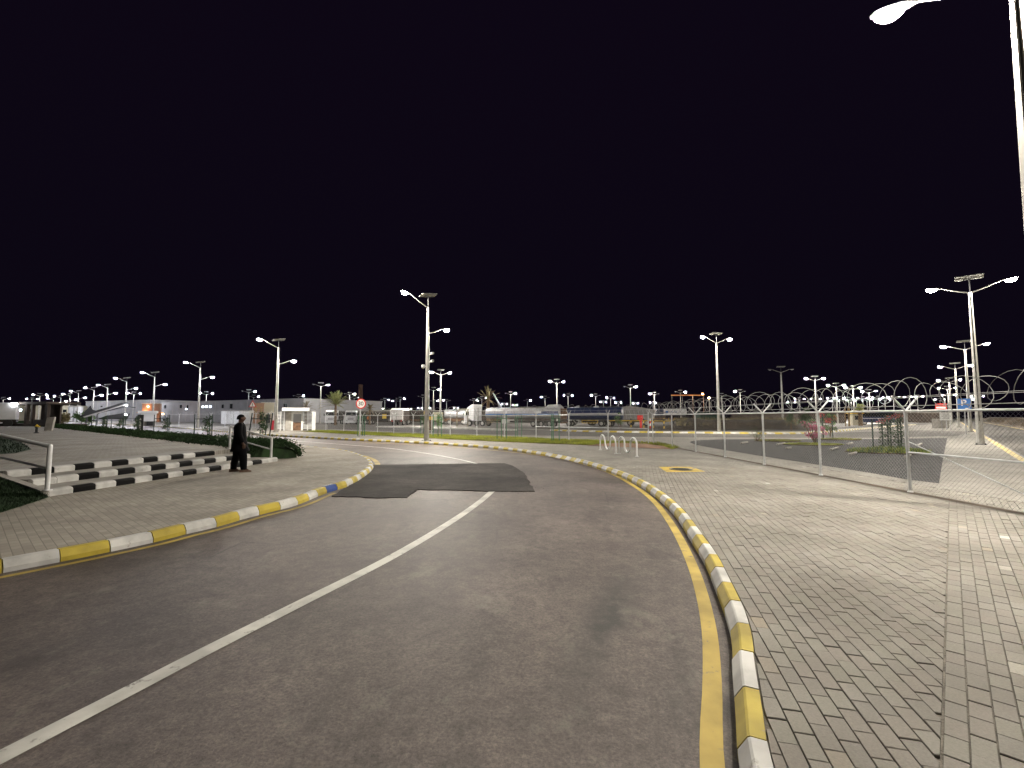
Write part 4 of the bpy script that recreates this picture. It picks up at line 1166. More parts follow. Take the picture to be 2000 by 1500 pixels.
t = thing("hedge", "long low dark green hedge running along the plaza edge beside the road", "hedge")
core = MB(); leaves = MB(); rings = []
def hprof(s):
    w = 1.15 * (1 - .22 * math.exp(-s / .5)) + .22 * mn.noise((s * .5, 3, 0)); h = (.64 + .12 * math.exp(-s / 3)) * (1 - .3 * math.exp(-s / .5)) + .13 * mn.noise((s * .55, 0, 0)) + .1 * mn.noise((s * 2.1, 7, 0))
    return w, h
ss = [0, .3, .8, 1.5, 2.5] + [3.5 + i * 1.5 for i in range(82)]
for s in ss:
    w, h = hprof(s); c = hA + hdir * s
    rings.append([c + hnr * (w * math.cos(a) * .98) + V((0, 0, -.02 + h * .93 * max(0, math.sin(a)) ** .6)) for a in [math.pi * i / 9 for i in range(10)]])
core.loft(rings); core.build("branches", "leaf_dark", t, True)
for _ in range(46000):
    s = (random.random() ** 2.2) * 126; w, h = hprof(s); a = random.uniform(.02, math.pi - .02)
    r = random.uniform(.93, 1.10) if random.random() < .9 else random.uniform(1.05, 1.28)
    p = hA + hdir * (s - (.25 * random.random() if s < .3 else 0)) + hnr * (w * r * math.cos(a)) + V((0, 0, h * r * math.sin(a) ** .6))
    d1 = V((random.gauss(0, 1), random.gauss(0, 1), random.gauss(0, 1))).normalized(); d2 = d1.orthogonal().normalized()
    z = .035 * (1 + s / 30)
    leaves.add([p - d1 * z, p + d2 * z * .5, p + d1 * z, p - d2 * z * .5], [(0, 1, 2, 3)])
leaves.build("foliage", "leaf_dark", t, recalc=False)

GH = "white stair handrails"
def handrail(base, dirv, label, h=.92, L=1.75, rise=.45, r=.043):
    t = thing("handrail", label, "handrail", base, 0, GH); d = V(dirv).normalized()
    mb = MB(); mb.tube([(0, 0, 0), (0, 0, h)], r, 10); mb.lathe([(.09, 0), (.09, .015), (.05, .02)], 12); mb.build("post", "white_tube", t, True)
    e = d * L; u = V((e.x, e.y, rise))
    mb = MB(); mb.tube([u, u + V((0, 0, h))], r, 10); mb.lathe([(.09, 0), (.09, .015), (.05, .02)], 12, u); mb.build("post", "white_tube", t, True)
    ext = d * (L + .05)
    mb = MB(); mb.tube([(0, 0, h), u + V((0, 0, h))], r, 10); mb.lathe([(r * .6, -r), (r, -.01), (r, .01), (r * .6, r)], 10, (0, 0, h)); mb.build("top_rail", "white_tube", t, True)
    mb = MB(); mb.tube([(0, 0, h * .5), u + V((0, 0, h * .5))], r * .62, 8); mb.build("mid_rail", "white_tube", t, True)
b1 = g(92, 957, .15); handrail((b1.x, b1.y, .14), sn, "white tube handrail at the near left end of the striped steps", .93, 1.75, .32)
b2 = g(529, 900, 0); handrail((b2.x, b2.y, 0), sn, "white tube handrail at the far end of the steps, by the hedge tip", .87, 1.75, .45)

GL = "tree guards of three posts along the hedge"
for px, k, lb in [(507, 1.06, "dark tree guard with a leafy sapling right behind the man in black"), (401, 1.0, "dark tree guard left of the man's head, in front of the fenced yard"), (320, 1.05, "dark square topped tree guard just right of the black banner"), (262, 1.05, "dark tree guard just left of the black banner"), (234, 1.05, "dark tree guard under the raised end of the inclined loader"), (203, 1.05, "slim dark tree guard under the middle of the inclined loader"), (174, 1.05, "dark tree guard under the low end of the inclined loader")]:
    r_ = (px - 1000) / 900
    # on the line 1.7 m road side of the hedge
    o = hA + hnr * 1.9
    s = (r_ * o.y - o.x) / (hdir.x - r_ * hdir.y)
    p = o + hdir * s
    tree_guard(lb, (p.x, p.y, 0), .95, 1.86 if px != 507 else 1.9, "dark_guard", .95 if px in (507,) else .85, R(25), GL, .18 if px == 507 else 0, "leaf_dark")

# ------------------------------------------------------------------ the man in black
def person(pos, rz):
    me = bpy.data.meshes.new("person"); vs = []; es = []; rad = []
    def pt(p, r, frm=None):
        vs.append(p); rad.append(r)
        if frm is not None: es.append((frm, len(vs) - 1))
        return len(vs) - 1
    # local: +Y is the way he faces
    pel = pt((0, 0, .95), .135)
    sp1 = pt((0, .01, 1.12), .13, pel); sp2 = pt((0, -.01, 1.30), .15, sp1); ch = pt((0, -.015, 1.42), .12, sp2)
    nk = pt((0, 0, 1.52), .058, ch); hd0 = pt((0, .02, 1.60), .075, nk); hd1 = pt((0, .03, 1.665), .092, hd0); hd2 = pt((0, .015, 1.73), .075, hd1)
    nose = pt((0, .125, 1.645), .018, hd1)
    for s in (-1, 1):
        pt((s * .092, .01, 1.645), .016, hd1)                                    # ears
        sh = pt((s * .20, -.02, 1.43), .068, ch); el = pt((s * .265, -.06 + (.05 if s > 0 else 0), 1.16), .048, sh); wr = pt((s * .275, .02 + (.05 if s > 0 else 0), .92), .03, el)
        pm = pt((s * .275, .05 + (.05 if s > 0 else 0), .84), .033, wr)
        bx, by = s * .275, .05 + (.05 if s > 0 else 0)
        for i, (dy, L) in enumerate(((-.03, .07), (-.01, .085), (.012, .08), (.032, .06))):
            k1 = pt((bx, by + dy, .80), .0095, pm); k2 = pt((bx - s * .008, by + dy + .006, .80 - L * .5), .009, k1); pt((bx - s * .022, by + dy + .012, .80 - L), .007, k2)
        th = pt((bx - s * .012, by + .045, .835), .011, pm); pt((bx - s * .02, by + .058, .79), .009, th)
        hp = pt((s * .10, 0, .88), .10, pel); fw = .12 if s > 0 else -.13
        kn = pt((s * .115, fw * .6 + .03, .49), .062, hp); an = pt((s * .12, fw, .09), .042, kn); pt((s * .135, fw + .12, .04), .035, an); 
    me.from_pydata(vs, es, [])
    o = bpy.data.objects.new("person", me); col.objects.link(o)
    sk = o.modifiers.new("skin", 'SKIN'); sb = o.modifiers.new("sub", 'SUBSURF'); sb.levels = 2; sb.render_levels = 2
    for i, r in enumerate(rad): me.skin_vertices[0].data[i].radius = (r, r)
    me.skin_vertices[0].data[0].use_root = True
    dg = bpy.context.evaluated_depsgraph_get(); m2 = bpy.data.meshes.new_from_object(o.evaluated_get(dg))
    bpy.data.objects.remove(o)
    m2.materials.clear(); m2.materials.append(M["skin"]); m2.polygons.foreach_set("use_smooth", [True] * len(m2.polygons))
    b = bpy.data.objects.new("person", m2); col.objects.link(b); b.location = pos; b.rotation_euler = (0, 0, rz); b.scale = (1.13, 1.16, 1.0)
    tag(b, "man in long black tunic and trousers standing at the foot of the steps", "person")
    def ell(cx, cy, z, rx, ry, n=18, wob=0): return [V((cx + rx * math.cos(a) * (1 + wob * math.sin(5 * a)), cy + ry * math.sin(a) * (1 + wob * math.cos(4 * a)), z)) for a in [2 * math.pi * i / n for i in range(n)]]
    tu = MB(); tu.loft([ell(0, 0, 1.525, .085, .075), ell(0, -.005, 1.50, .12, .09), ell(0, -.01, 1.45, .215, .125), ell(0, -.012, 1.36, .235, .15), ell(0, 0, 1.15, .215, .155), ell(0, 0, .98, .225, .165), ell(0, .01, .78, .245, .19, wob=.03), ell(0, .01, .64, .255, .225, wob=.05), ell(0, .01, .625, .248, .215, wob=.05)])
    for s in (-1, 1):
        dy = .05 if s > 0 else 0
        pts = [(s * .15, -.02, 1.45), (s * .215, -.025, 1.40), (s * .25, -.05 + dy * .6, 1.25), (s * .272, -.055 + dy, 1.15), (s * .28, -.01 + dy, 1.02), (s * .282, .018 + dy, .915)]
        tu.tube(pts, [.085, .088, .078, .07, .062, .056], 12)
    tu.build("tunic", "black_cloth", b, True)
    for s in (-1, 1):
        fw = .12 if s > 0 else -.13; tr = MB()
        tr.tube([(s * .10, 0, .90), (s * .115, fw * .3, .70), (s * .12, fw * .62 + .02, .48), (s * .122, fw * .9, .25), (s * .122, fw, .085)], [.13, .125, .10, .088, .072], 14)
        tr.build("trouser_leg", "black_cloth", b, True)
        shoe = MB(); c = V((s * .125, fw, 0))
        shoe.loft([[c + V((x * .048 * w, y, z)) for x, z in ((-1, .0), (1, .0), (1.0, .035 * hh), (.5, .075 * hh), (-.5, .075 * hh), (-1.0, .035 * hh))] for y, w, hh in ((-.10, .7, 1.1), (-.04, .95, 1.15), (.06, 1.05, .95), (.13, 1.0, .75), (.18, .55, .5))])
        shoe.build("shoe", "shoe", b, True)
    hr = MB(); rings = []
    for k in range(7):
        a = k / 6; z = 1.635 + .145 * a; r_ = math.sqrt(max(.03, 1 - a ** 2.6))
        rings.append([V((.093 * r_ * math.cos(t_), .0 + (.092 if math.sin(t_) > .3 else .098) * r_ * math.sin(t_), z + (.055 * (1 - a) if math.sin(t_) > .3 else -.02 * (1 - a)))) for t_ in [2 * math.pi * i / 16 for i in range(16)]])
    hr.loft(rings); hr.build("hair", "hair", b, True)
    return b
pp_ = g(466, 921.5)
person((pp_.x, pp_.y, 0), R(-62))

# ------------------------------------------------------------------ buildings
def block(t, name, x0, x1, y0, y1, z0, z1, m, bevel=0):
    mb = MB(); mb.box(((x0 + x1) / 2, (y0 + y1) / 2, (z0 + z1) / 2), (x1 - x0, y1 - y0, z1 - z0)); return mb.build(name, m, t, bevel=bevel)
def facade(label, name, pa, pb, depth, h, wallm, wins=(), seams=0, parapet=.3, cat="building", z0=0):
    """front wall from pa (left) to pb (right); local x along the wall, local y away from the viewer"""
    d = V((pb.x - pa.x, pb.y - pa.y, 0)); L = d.length
    t = thing(name, label, cat, (pa.x, pa.y, z0), math.atan2(d.y, d.x))
    block(t, "wall", 0, L, 0, depth, 0, h, wallm)
    block(t, "roof", -.15, L + .15, -.15, depth + .15, h, h + parapet, wallm if parapet > .2 else "concrete")
    if seams:
        mb = MB()
        for k in range(1, seams):
            mb = MB(); mb.box((L * k / seams, -.02, h / 2), (.12, .05, h * .98)); mb.build("panel_joint", "concrete", t)
    for (u, z, w, hh, kind) in wins:
        fr = MB(); fr.box((L * u, -.03, z), (w + .3, .08, hh + .3)); f = fr.build("window", wallm, t)
        pn = MB(); pn.box((L * u, -.075, z), (w, .03, hh)); pn.build("pane", "window_lit" if kind else "glass", f)
    return t, L
w1, L1 = facade("long grey warehouse with small dark windows, left of the turnstile house", "warehouse", XY(312, 165), XY(592, 128), 30, 6.6, "wall_grey",
       [(.045, 5.2, 1.2, 1.2, 0), (.18, 5.2, 1.3, 1.2, 0), (.235, 5.1, 1.0, 1.1, 0), (.50, 5.0, 1.2, 1.2, 0), (.56, 5.0, 1.5, 1.5, 0), (.90, 4.6, 1.6, 1.6, 0), (.355, 5.0, .9, .5, 1), (.38, 5.0, 1.1, .5, 1), (.41, 5.0, .9, .5, 1), (.225, 4.3, 1.0, .25, 1)], 9, .25)
facade("grey storehouse with a pale lit corner, behind the inclined loader", "storehouse", XY(166, 190), XY(292, 172), 30, 7.8, "wall_grey", [(.27, 5.8, 1.6, .5, 0)], 5, .25)
t_, L_ = facade("long cream building with small windows at the far left, behind the ruined kiosk", "cream_building", XY(6, 178), XY(142, 182), 30, 5.8, "wall_cream", [(.22, 4.3, 1.8, .7, 1), (.35, 4.2, 1.6, 1.2, 0), (.57, 4.3, 1.0, .4, 1), (.8, 4.0, 1.2, 1.0, 0), (.88, 4.0, 1.2, 1.0, 0)], 0, .3)
# white round towers
for px, w, lb in [(139, 1.0, "left white round tower beside the cream building"), (152, 1.3, "right white round tower, next to green shrubs and the storehouse")]:
    p = XY(px, 165); t = thing("round_tower", lb, "tower", (p.x, p.y, 0), 0, "white round towers by the cream building")
    mb = MB(); mb.lathe([(w, 0), (w, 5.2)], 20); mb.build("wall", "wall_white", t, True)
    mb = MB(); mb.lathe([(w * 1.06, 5.2), (w * 1.06, 5.4), (w * .6, 5.65), (.05, 5.75)], 20); mb.build("roof", "concrete", t)
# red and orange lit building
p = XY(293, 150); t = thing("lit_booth", "small building glowing red and orange under its own lamps, between the storehouse and the warehouse", "building", (p.x, p.y, 0), R(30))
block(t, "wall", -2.2, 2.4, 0, 4, 0, 5.9, "terracotta"); block(t, "roof", -2.4, 2.6, -.3, 4.2, 5.9, 6.2, "concrete"); block(t, "canopy", -3.2, 3.4, -1.6, -.02, 2.9, 3.15, "orange")
for x, z in ((-.6, 5.0), (-1.3, 3.5), (3.5, 2.6)):
    mb = MB(); mb.lathe([(.12, -.1), (.26, 0), (.12, .12)], 10, (x, -.35 if z > 3.2 else -1.5, z)); mb.build("lamp", "bulb_orange", t)
mb = MB(); mb.box((.5, -.03, 1.3), (1.2, .06, 2.4)); mb.build("door", "dark_metal", t)
# terracotta and beige building right of the warning sign
p = XY(507, 118); t = thing("terracotta_building", "narrow terracotta building beside a beige block, right of the triangular warning sign", "building", (p.x, p.y, 0), R(35))
block(t, "wall", -1.6, .9, 0, 5, 0, 5.0, "terracotta"); block(t, "roof", -1.7, 1.0, -.1, 5.1, 5.0, 5.2, "terracotta")
mb = MB(); mb.box((-.9, -.03, 2.6), (.5, .06, 3.4)); mb.box((.3, -.03, 2.6), (.5, .06, 3.4)); mb.build("window", "wood", t)
p = XY(522, 120); t = thing("beige_block", "low beige building block directly right of the terracotta building", "building", (p.x, p.y, 0), R(35))
block(t, "wall", -1.5, 1.6, 0, 6, 0, 5.3, "wall_cream"); block(t, "roof", -1.6, 1.7, -.1, 6.1, 5.3, 5.5, "concrete"); mb = MB(); mb.box((.2, -.03, 1.2), (1, .06, 2.2)); mb.build("door", "glass", t)
# chimney-like tower
p = XY(703, 190); t = thing("brick_tower", "reddish brick tower rising into the dark behind the 30 speed sign", "tower", (p.x, p.y, 0))
mb = MB(); mb.lathe([(1.1, 0), (.85, 14.5)], 16); mb.build("shaft", "brick_dark", t, True); mb = MB(); mb.lathe([(.95, 14.5), (.95, 14.9), (.8, 15)], 16); mb.build("rim", "brick_dark", t)
# ruined kiosk at far left
p0 = XY(28, 62); p1 = XY(98, 60); d = p1 - p0; L = d.length
t = thing("ruined_kiosk", "dark brown open fronted kiosk of rough posts at the far end of the plaza", "kiosk", (p0.x, p0.y, PZ), math.atan2(d.y, d.x))
for i, u in enumerate((0, .36, .52, .92)):
    mb = MB(); mb.box((L * u, 0, 1.45), (.45 if i != 2 else .3, .35, 2.9)); mb.build("post", "wall_dark", t)
block(t, "roof", -.4, L + .2, -.6, 3.2, 2.9, 3.2, "wall_dark"); block(t, "back_wall", 0, L * .55, 2.8, 3.0, 0, 2.9, "wall_dark"); block(t, "counter", L * .56, L * .9, -.1, .2, 0, .9, "wall_dark"); block(t, "plinth", -4, L + 2, -.5, 3, 0, .35, "wall_dark")
p = XY(16, 60); p0 = XY(-14, 60)
t = thing("white_box_truck", "white box truck with a lit top corner, cut by the frame beside the kiosk", "truck", (p0.x, p0.y, PZ), R(40))
block(t, "body", -2.2, 2.2, -1.2, 1.2, .9, 3.1, "truck_white", .05); block(t, "chassis", -2.2, 2.2, -.9, .9, .55, .88, "chassis")
for x in (-1.4, 1.5):
    for y in (-1.05, 1.05):
        mb = MB(); mb.disc((x, y - .12, .45), .45, 'y', 16, 0, .24); mb.build("wheel", "rubber", t)
mb = MB(); mb.box((2.0, -1.23, 2.9), (.5, .06, .3)); mb.build("marker_lamp", "bulb", t)
p = g(95, 841, PZ); t = thing("stone_post", "pale leaning stone post in front of the dark kiosk", "post", (p.x, p.y, PZ), R(20))
mb = MB(); mb.extr([(-.28, -.15, 0), (.28, -.15, 0), (.40, -.1, 1.25), (-.16, -.1, 1.2)], (0, .3, 0)); mb.build("shaft", "concrete", t, bevel=.03)
p = g(71, 846, PZ); t = thing("hydrant", "small dark hydrant with a yellow cap on the pale plaza strip", "hydrant", (p.x, p.y, PZ))
mb = MB(); mb.lathe([(.16, 0), (.16, .04), (.08, .08), (.08, .42), (.12, .44), (.12, .5)], 12); mb.build("body", "black", t)
mb = MB(); mb.lathe([(.11, .5), (.10, .58), (.03, .66)], 12, (0, 0, 0)); mb.box((.14, 0, .5), (.16, .1, .1)); mb.build("cap", "yellow", t)
shrub("rough_bush", "rough olive bush at the right end of the dark kiosk", XY(118, 66), rnd_stems(7, 2.6, .9, (0,), 70, .14, .7), cat="bush", leafm=("palm_dry",))
for i, (px, Y) in enumerate([(163, 150), (176, 152)]):
    shrub("green_bush", ["left one of the two dark green bushes below the lamps left of the storehouse", "right one of the two dark green bushes, at the storehouse corner"][i], XY(px, Y), rnd_stems(7, 2.9, 1.2, (0,), 60, .25, 1.1), cat="bush", leafm=("leaf",))
# inclined loader
p = XY(222, 95); t = thing("inclined_loader", "dark inclined loader boom raised to the right with two bright lamps at its end", "loader", (p.x, p.y, 0), R(40))
mb = MB(); mb.extr([(-5.2, -.6, 1.5), (-4.8, -.6, 2.1), (1.6, -.6, 4.75), (2.4, -.6, 4.6), (2.6, -.6, 3.7), (1.2, -.6, 3.5)], (0, 1.2, 0)); mb.build("boom", "black", t)
mb = MB(); mb.extr([(-4.6, -.63, 1.72), (1.4, -.63, 4.2), (1.5, -.63, 4.0), (-4.4, -.63, 1.5)], (0, .03, 0)); mb.build("side_stripe", "canvas", t)
mb = MB(); mb.extr([(-2.5, -.8, 1.2), (2.2, -.8, 1.2), (2.6, -.8, 2.4), (1.6, -.8, 2.5), (-1.2, -.8, 1.9)], (0, 1.6, 0)); mb.build("hopper", "black", t)
mb = MB(); mb.tube([(2.2, 0, 3.8), (3.4, 0, 3.6)], .09, 6); mb.build("tip", "black", t)
for x in (-4, -1.5, 1.6):
    mb = MB(); mb.tube([(x, -.7, 1.6), (x - .1, -.7, 0)], .09, 6); mb.tube([(x, .6, 1.6), (x - .1, .6, 0)], .09, 6); mb.build("leg", "dark_metal", t)
for z in (4.1, 2.15):
    mb = MB(); mb.lathe([(.08, -.12), (.17, 0), (.08, .12)], 10, (1.9, -.85, z)); mb.build("lamp", "bulb", t)
p = XY(178, 100); t = thing("dark_hopper", "dark angular hopper on legs left of the inclined loader", "hopper", (p.x, p.y, 0), R(40))
mb = MB(); mb.extr([(-1.2, 0, 2.6), (-.2, 0, 4.2), (.1, 0, 3.3), (1.5, 0, 2.7), (1.2, 0, 2.3), (-1.1, 0, 2.3)], (0, 1.4, 0)); mb.build("bin", "black", t)
for x in (-.8, 1.0):
    mb = MB(); mb.tube([(x, .1, 2.3), (x, .1, 0)], .07, 6); mb.tube([(x, 1.2, 2.3), (x, 1.2, 0)], .07, 6); mb.build("leg", "dark_metal", t)
mb = MB(); mb.box((.1, .5, .9), (1.8, .9, .3)); mb.build("tray", "black", t)
# white box with dark bin beside banner
p = XY(290, 82); t = thing("white_cabinet", "white cabinet with a pale hood and a dark bin below, behind the black banner", "cabinet", (p.x, p.y, 0), R(30))
block(t, "body", -1.1, 1.0, 0, 1.2, .9, 2.3, "wall_white"); block(t, "hood", -1.5, 1.2, -.3, 1.4, 2.3, 2.75, "wall_white"); block(t, "bin", -.2, .7, -.15, .6, .15, .88, "black"); block(t, "plinth", -1, .9, .62, 1.1, 0, .9, "concrete")
# white cabin
pa, pb = XY(432, 100), XY(469, 97); t, L = facade("white site cabin with panel joints, standing behind the fence left of the man's head", "site_cabin", pa, pb, 2.6, 2.75, "wall_white", [], 3, .12, "cabin", .15)
mb = MB(); mb.box((L * .52, -.03, 1.15), (.95, .05, 2.1)); dr = mb.build("door", "white_paint", t); mb = MB(); mb.box((L * .52 + .36, -.07, 1.1), (.06, .05, .2)); mb.build("handle", "dark_metal", dr)
mb = MB(); mb.box((L * .5, -.05, 2.4), (.05, .05, .7)); mb.build("vent", "dark_metal", t)

# ------------------------------------------------------------------ turnstile house
TY = 58.0
def tx(px): return (px - 581) / 902.3 * TY
o = XY(581, TY); t = thing("turnstile_house", "white turnstile house with a flat roof slab and two barred full height gates", "gatehouse", (o.x, o.y, 0), R(22))
K = 1.09
def tb(name, x0, x1, y0, y1, z0, z1, m, par=None, bevel=0): return block(par or t, name, tx(x0) * K, tx(x1) * K, y0, y1, z0, z1, m, bevel)
tb("roof", 557, 600, -1.2, 2.6, 2.40, 2.80, "wall_white", None, .02)
tb("pillar", 562, 571, -.3, .9, 0, 2.39, "concrete"); tb("door_frame", 571.5, 574, -.25, .3, 0, 2.39, "white_paint"); tb("door_frame", 587.5, 589.5, -.25, .3, 0, 2.39, "white_paint"); tb("lintel", 574.2, 587.3, -.22, .3, 2.05, 2.39, "white_paint")
tb("panel", 574.4, 587.2, -.1, .1, 1.02, 2.0, "wall_grey"); tb("red_panel", 574.4, 587.2, -.06, .1, 0, 1.0, "rust")
rd = MB(); rd.box((tx(576) * K, -.1, .5), (.25, .04, 1)); rd.box((tx(585) * K, -.1, .5), (.2, .04, 1)); rd.build("red_post", "rust", t)
for x0, x1, xm in ((548, 560, 554), (590, 606, 598)):
    mb = MB()
    for k in range(12): mb.tube([(tx(x0) * K, -.25, .25 + k * .175), (tx(xm) * K - .08, .1, .25 + k * .175)], .045, 6); mb.tube([(tx(xm) * K + .08, .1, .25 + k * .175), (tx(x1) * K, -.25, .25 + k * .175)], .045, 6)
    gt = mb.build("turnstile_gate", "white_tube", t)
    for x in (x0, xm, x1):
        mb = MB(); mb.tube([(tx(x) * K, -.25 if x != xm else .1, 0), (tx(x) * K, -.25 if x != xm else .1, 2.35)], .06, 8); mb.build("post", "white_tube", gt)
tb("side_panel", 606.5, 611, -.3, .6, 0, 2.3, "wall_white")
tb("red_box", 540, 546, -.5, .1, .1, 1.25, "red_dark")
tb("top_beam", 546, 611, -.1, .3, 2.36, 2.395, "galv")
# ------------------------------------------------------------------ vehicles
def wheel(t, x, y, r=.52, w=.3, name="wheel"):
    mb = MB(); mb.lathe([(r * .6, -w / 2), (r * .94, -w / 2), (r, -w * .3), (r, w * .3), (r * .94, w / 2), (r * .6, w / 2)], 20)
    o = mb.build(name, "rubber", t, True); o.location = (x, y, r); o.rotation_euler = (R(90), 0, 0)
    mb = MB(); mb.lathe([(r * .58, -w * .40), (r * .60, -w * .52), (r * .3, -w * .5), (r * .28, -w * .62), (.06, -w * .62)], 16); mb.lathe([(r * .58, w * .40), (r * .60, w * .52), (r * .3, w * .5), (.06, w * .62)], 16)
    mb.build("rim", "rim", o, True)
def cab(t, x0=0, m="truck_white", w=2.45, tall=True):
    """forward = -x, front bumper at x0"""
    top = 3.95 if tall else 3.1
    prof = [(0, .45), (-.02, 1.2), (.05, 1.75), (.30, 2.75), (.42, 3.0)] + ([(1.0, 3.55), (1.75, top), (2.25, top), (2.25, .95), (1.75, .95)] if tall else [(.8, top), (2.0, top + .05), (2.05, .95), (1.75, .95)]) + [(1.62, 1.15), (1.2, 1.32), (.75, 1.15), (.62, .45)]
    mb = MB(); mb.extr([(x0 + x, -w / 2, z) for x, z in prof], (0, w, 0)); c = mb.build("cab", m, t, bevel=.03)
    mb = MB(); mb.extr([(x0 + .055, -w / 2 + .12, 1.85), (x0 + .29, -w / 2 + .16, 2.72), (x0 + .29, w / 2 - .16, 2.72), (x0 + .055, w / 2 - .12, 1.85)], (-.05, 0, .015)); mb.build("windscreen", "glass", c)
    for s in (-1, 1):
        mb = MB(); mb.extr([(x0 + .32, s * (w / 2 + .002), 1.9), (x0 + 1.15, s * (w / 2 + .002), 1.85), (x0 + 1.15, s * (w / 2 + .002), 2.6), (x0 + .5, s * (w / 2 + .002), 2.6)], (0, s * .015, 0)); mb.build("side_window", "glass", c)
        mb = MB(); mb.box((x0 + .1, s * (w / 2 + .22), 2.2), (.12, .2, .55)); mb.tube([(x0 + .3, s * w / 2, 2.5), (x0 + .12, s * (w / 2 + .2), 2.45)], .03, 5); mb.build("mirror", "black", c)
        mb = MB(); mb.box((x0 - .02, s * (w / 2 - .38), .78), (.08, .45, .22)); mb.build("headlight", "rim", c)
    mb = MB()
    for k in range(3): mb.box((x0 - .02, 0, 1.0 + k * .2), (.05, 1.3, .09))
    mb.build("grille", "dark_metal", c)
    mb = MB(); mb.box((x0 + .05, 0, .5), (.3, w, .32)); mb.build("bumper", m, c, bevel=.03)
    for k in range(2):
        mb = MB(); mb.box((x0 + .42, -w / 2 - .01, .62 + k * .32), (.34, .05, .05)); mb.build("step", "dark_metal", c)
    return c
def tank(t, x0, x1, z, rx, rz_, mats, zs=(0,), seg=24):
    def ring(x, f):
        out = []
        for i in range(seg):
            a = 2 * math.pi * i / seg; ca, sa = math.cos(a), math.sin(a)
            out.append(V((x, rx * f * math.copysign(abs(ca) ** .75, ca), z + rz_ * f * math.copysign(abs(sa) ** .75, sa))))
        return out
    mb = MB(); mb.loft([ring(x0 - .22, .35), ring(x0 - .14, .8), ring(x0, 1)], 0); mb.build("tank_end", mats, t, True)
    mb = MB(); mb.loft([ring(x0, 1), ring(x1, 1), ring(x1 + .14, .8), ring(x1 + .2, .35)]); return mb.build("tank", mats, t, True)
GTK = "lorries parked in the compound"
# white tractor with silver tanker
ta, tb_ = V((XY(914, 86).x, 86, 0)), V((XY(1102, 76).x, 76, 0)); d = tb_ - ta; LT = d.length
t = thing("tanker_lorry", "white tractor cab pulling a long silver tanker with a blue stripe, behind the verge fence", "tanker lorry", ta, math.atan2(d.y, d.x), GTK)
c = cab(t, 0)
mb = MB(); mb.box((LT / 2 + 1, 0, .85), (LT - 2.5, .9, .28)); mb.build("chassis", "chassis", t)
tk = tank(t, 4.7, LT - .4, 2.35, 1.22, .92, "silver")
mb = MB()
for s in (-1, 1): mb.extr([(4.8, s * 1.222, 1.98), (LT - .5, s * 1.222, 1.98), (LT - .5, s * 1.222, 2.2), (4.8, s * 1.222, 2.2)], (0, s * .012, 0))
mb.build("stripe", "blue", tk)
mb = MB()
for s in (-1, 1): mb.extr([(LT - 3.6, s * 1.222, 2.22), (LT - .5, s * 1.222, 2.22), (LT - .5, s * 1.19, 2.65), (LT - 3.6, s * 1.19, 2.65)], (0, s * .012, 0))
mb.build("rear_panel", "navy", tk)
mb = MB(); mb.extr([(LT - 3.2, -.7, 3.22), (LT - 2.6, -.7, 3.65), (LT - 1.0, -.7, 3.75), (LT - .4, -.7, 3.22)], (0, 1.4, 0)); mb.build("top_hood", "silver", tk)
mb = MB(); mb.tube([(5.2, -.5, 3.35), (LT - 3.4, -.5, 3.35)], .03, 6); mb.build("catwalk_rail", "galv", tk)
mb = MB(); mb.box((LT - .05, 0, 2.2), (.25, 2.0, 1.7)); mb.build("hose_cabinet", "rust", t); 
mb = MB(); mb.box((LT, 0, .75), (.2, 2.3, .2)); mb.build("rear_bumper", "rust", t)
for s in (-1, 1):
    for k in range(3):
        mb = MB(); mb.tube([(5.0, s * 1.15, .75 + k * .25), (7.6, s * 1.15, .75 + k * .25)], .04, 6); mb.build("side_guard", "wood", t)
    wheel(t, 1.2, s * 1.05); wheel(t, 4.0, s * 1.0)
    for x in (LT - 5.2, LT - 3.7, LT - 2.2): wheel(t, x, s * 1.0)
mb = MB(); mb.box((8.7, 0, .9), (1.4, 2.2, .7)); mb.build("tool_box", "white_paint", t, bevel=.03)
mb = MB(); mb.tube([(2.7, -.6, .9), (2.7, -.6, 3.3)], .09, 8); mb.build("exhaust", "rim", t)
# dark blue tanker
ta, tb_ = V((XY(1106, 84).x, 84, 0)), V((XY(1219, 80).x, 80, 0)); d = tb_ - ta; LT = d.length
t = thing("tanker_trailer", "navy blue tanker trailer with a pale line and yellow side guard", "tanker trailer", ta, math.atan2(d.y, d.x), GTK)
tk = tank(t, .3, LT - .3, 2.25, 1.22, 1.12, "navy")
mb = MB(); mb.extr([(.4, -1.222, 2.2), (LT - .4, -1.222, 2.2), (LT - .4, -1.222, 2.32), (.4, -1.222, 2.32)], (0, -.012, 0)); mb.build("stripe", "silver", tk)
mb = MB(); mb.box((LT / 2, 0, .85), (LT - 1, .9, .3)); mb.build("chassis", "chassis", t)
mb = MB(); yv = -1.2
for z in (.62, 1.05): mb.tube([(3.2, yv, z), (6.0, yv, z)], .05, 6)
for x in (3.2, 6.0): mb.tube([(x, yv, .62), (x, yv, 1.05)], .05, 6)
mb.build("side_guard", "yellow", t)
mb = MB(); mb.tube([(.3, -.6, 3.5), (LT - .5, -.6, 3.5)], .03, 6); mb.build("catwalk_rail", "dark_metal", tk)
for x in (.8, 6.6, 8.0):
    for s in (-1, 1): wheel(t, x, s * 1.0)
mb = MB(); mb.tube([(1.6, -1.1, 1.1), (1.9, -1.2, .8), (2.2, -1.15, .6)], .07, 6); mb.box((2.7, -.9, .8), (.5, .4, .5)); mb.build("hose", "canvas", t)
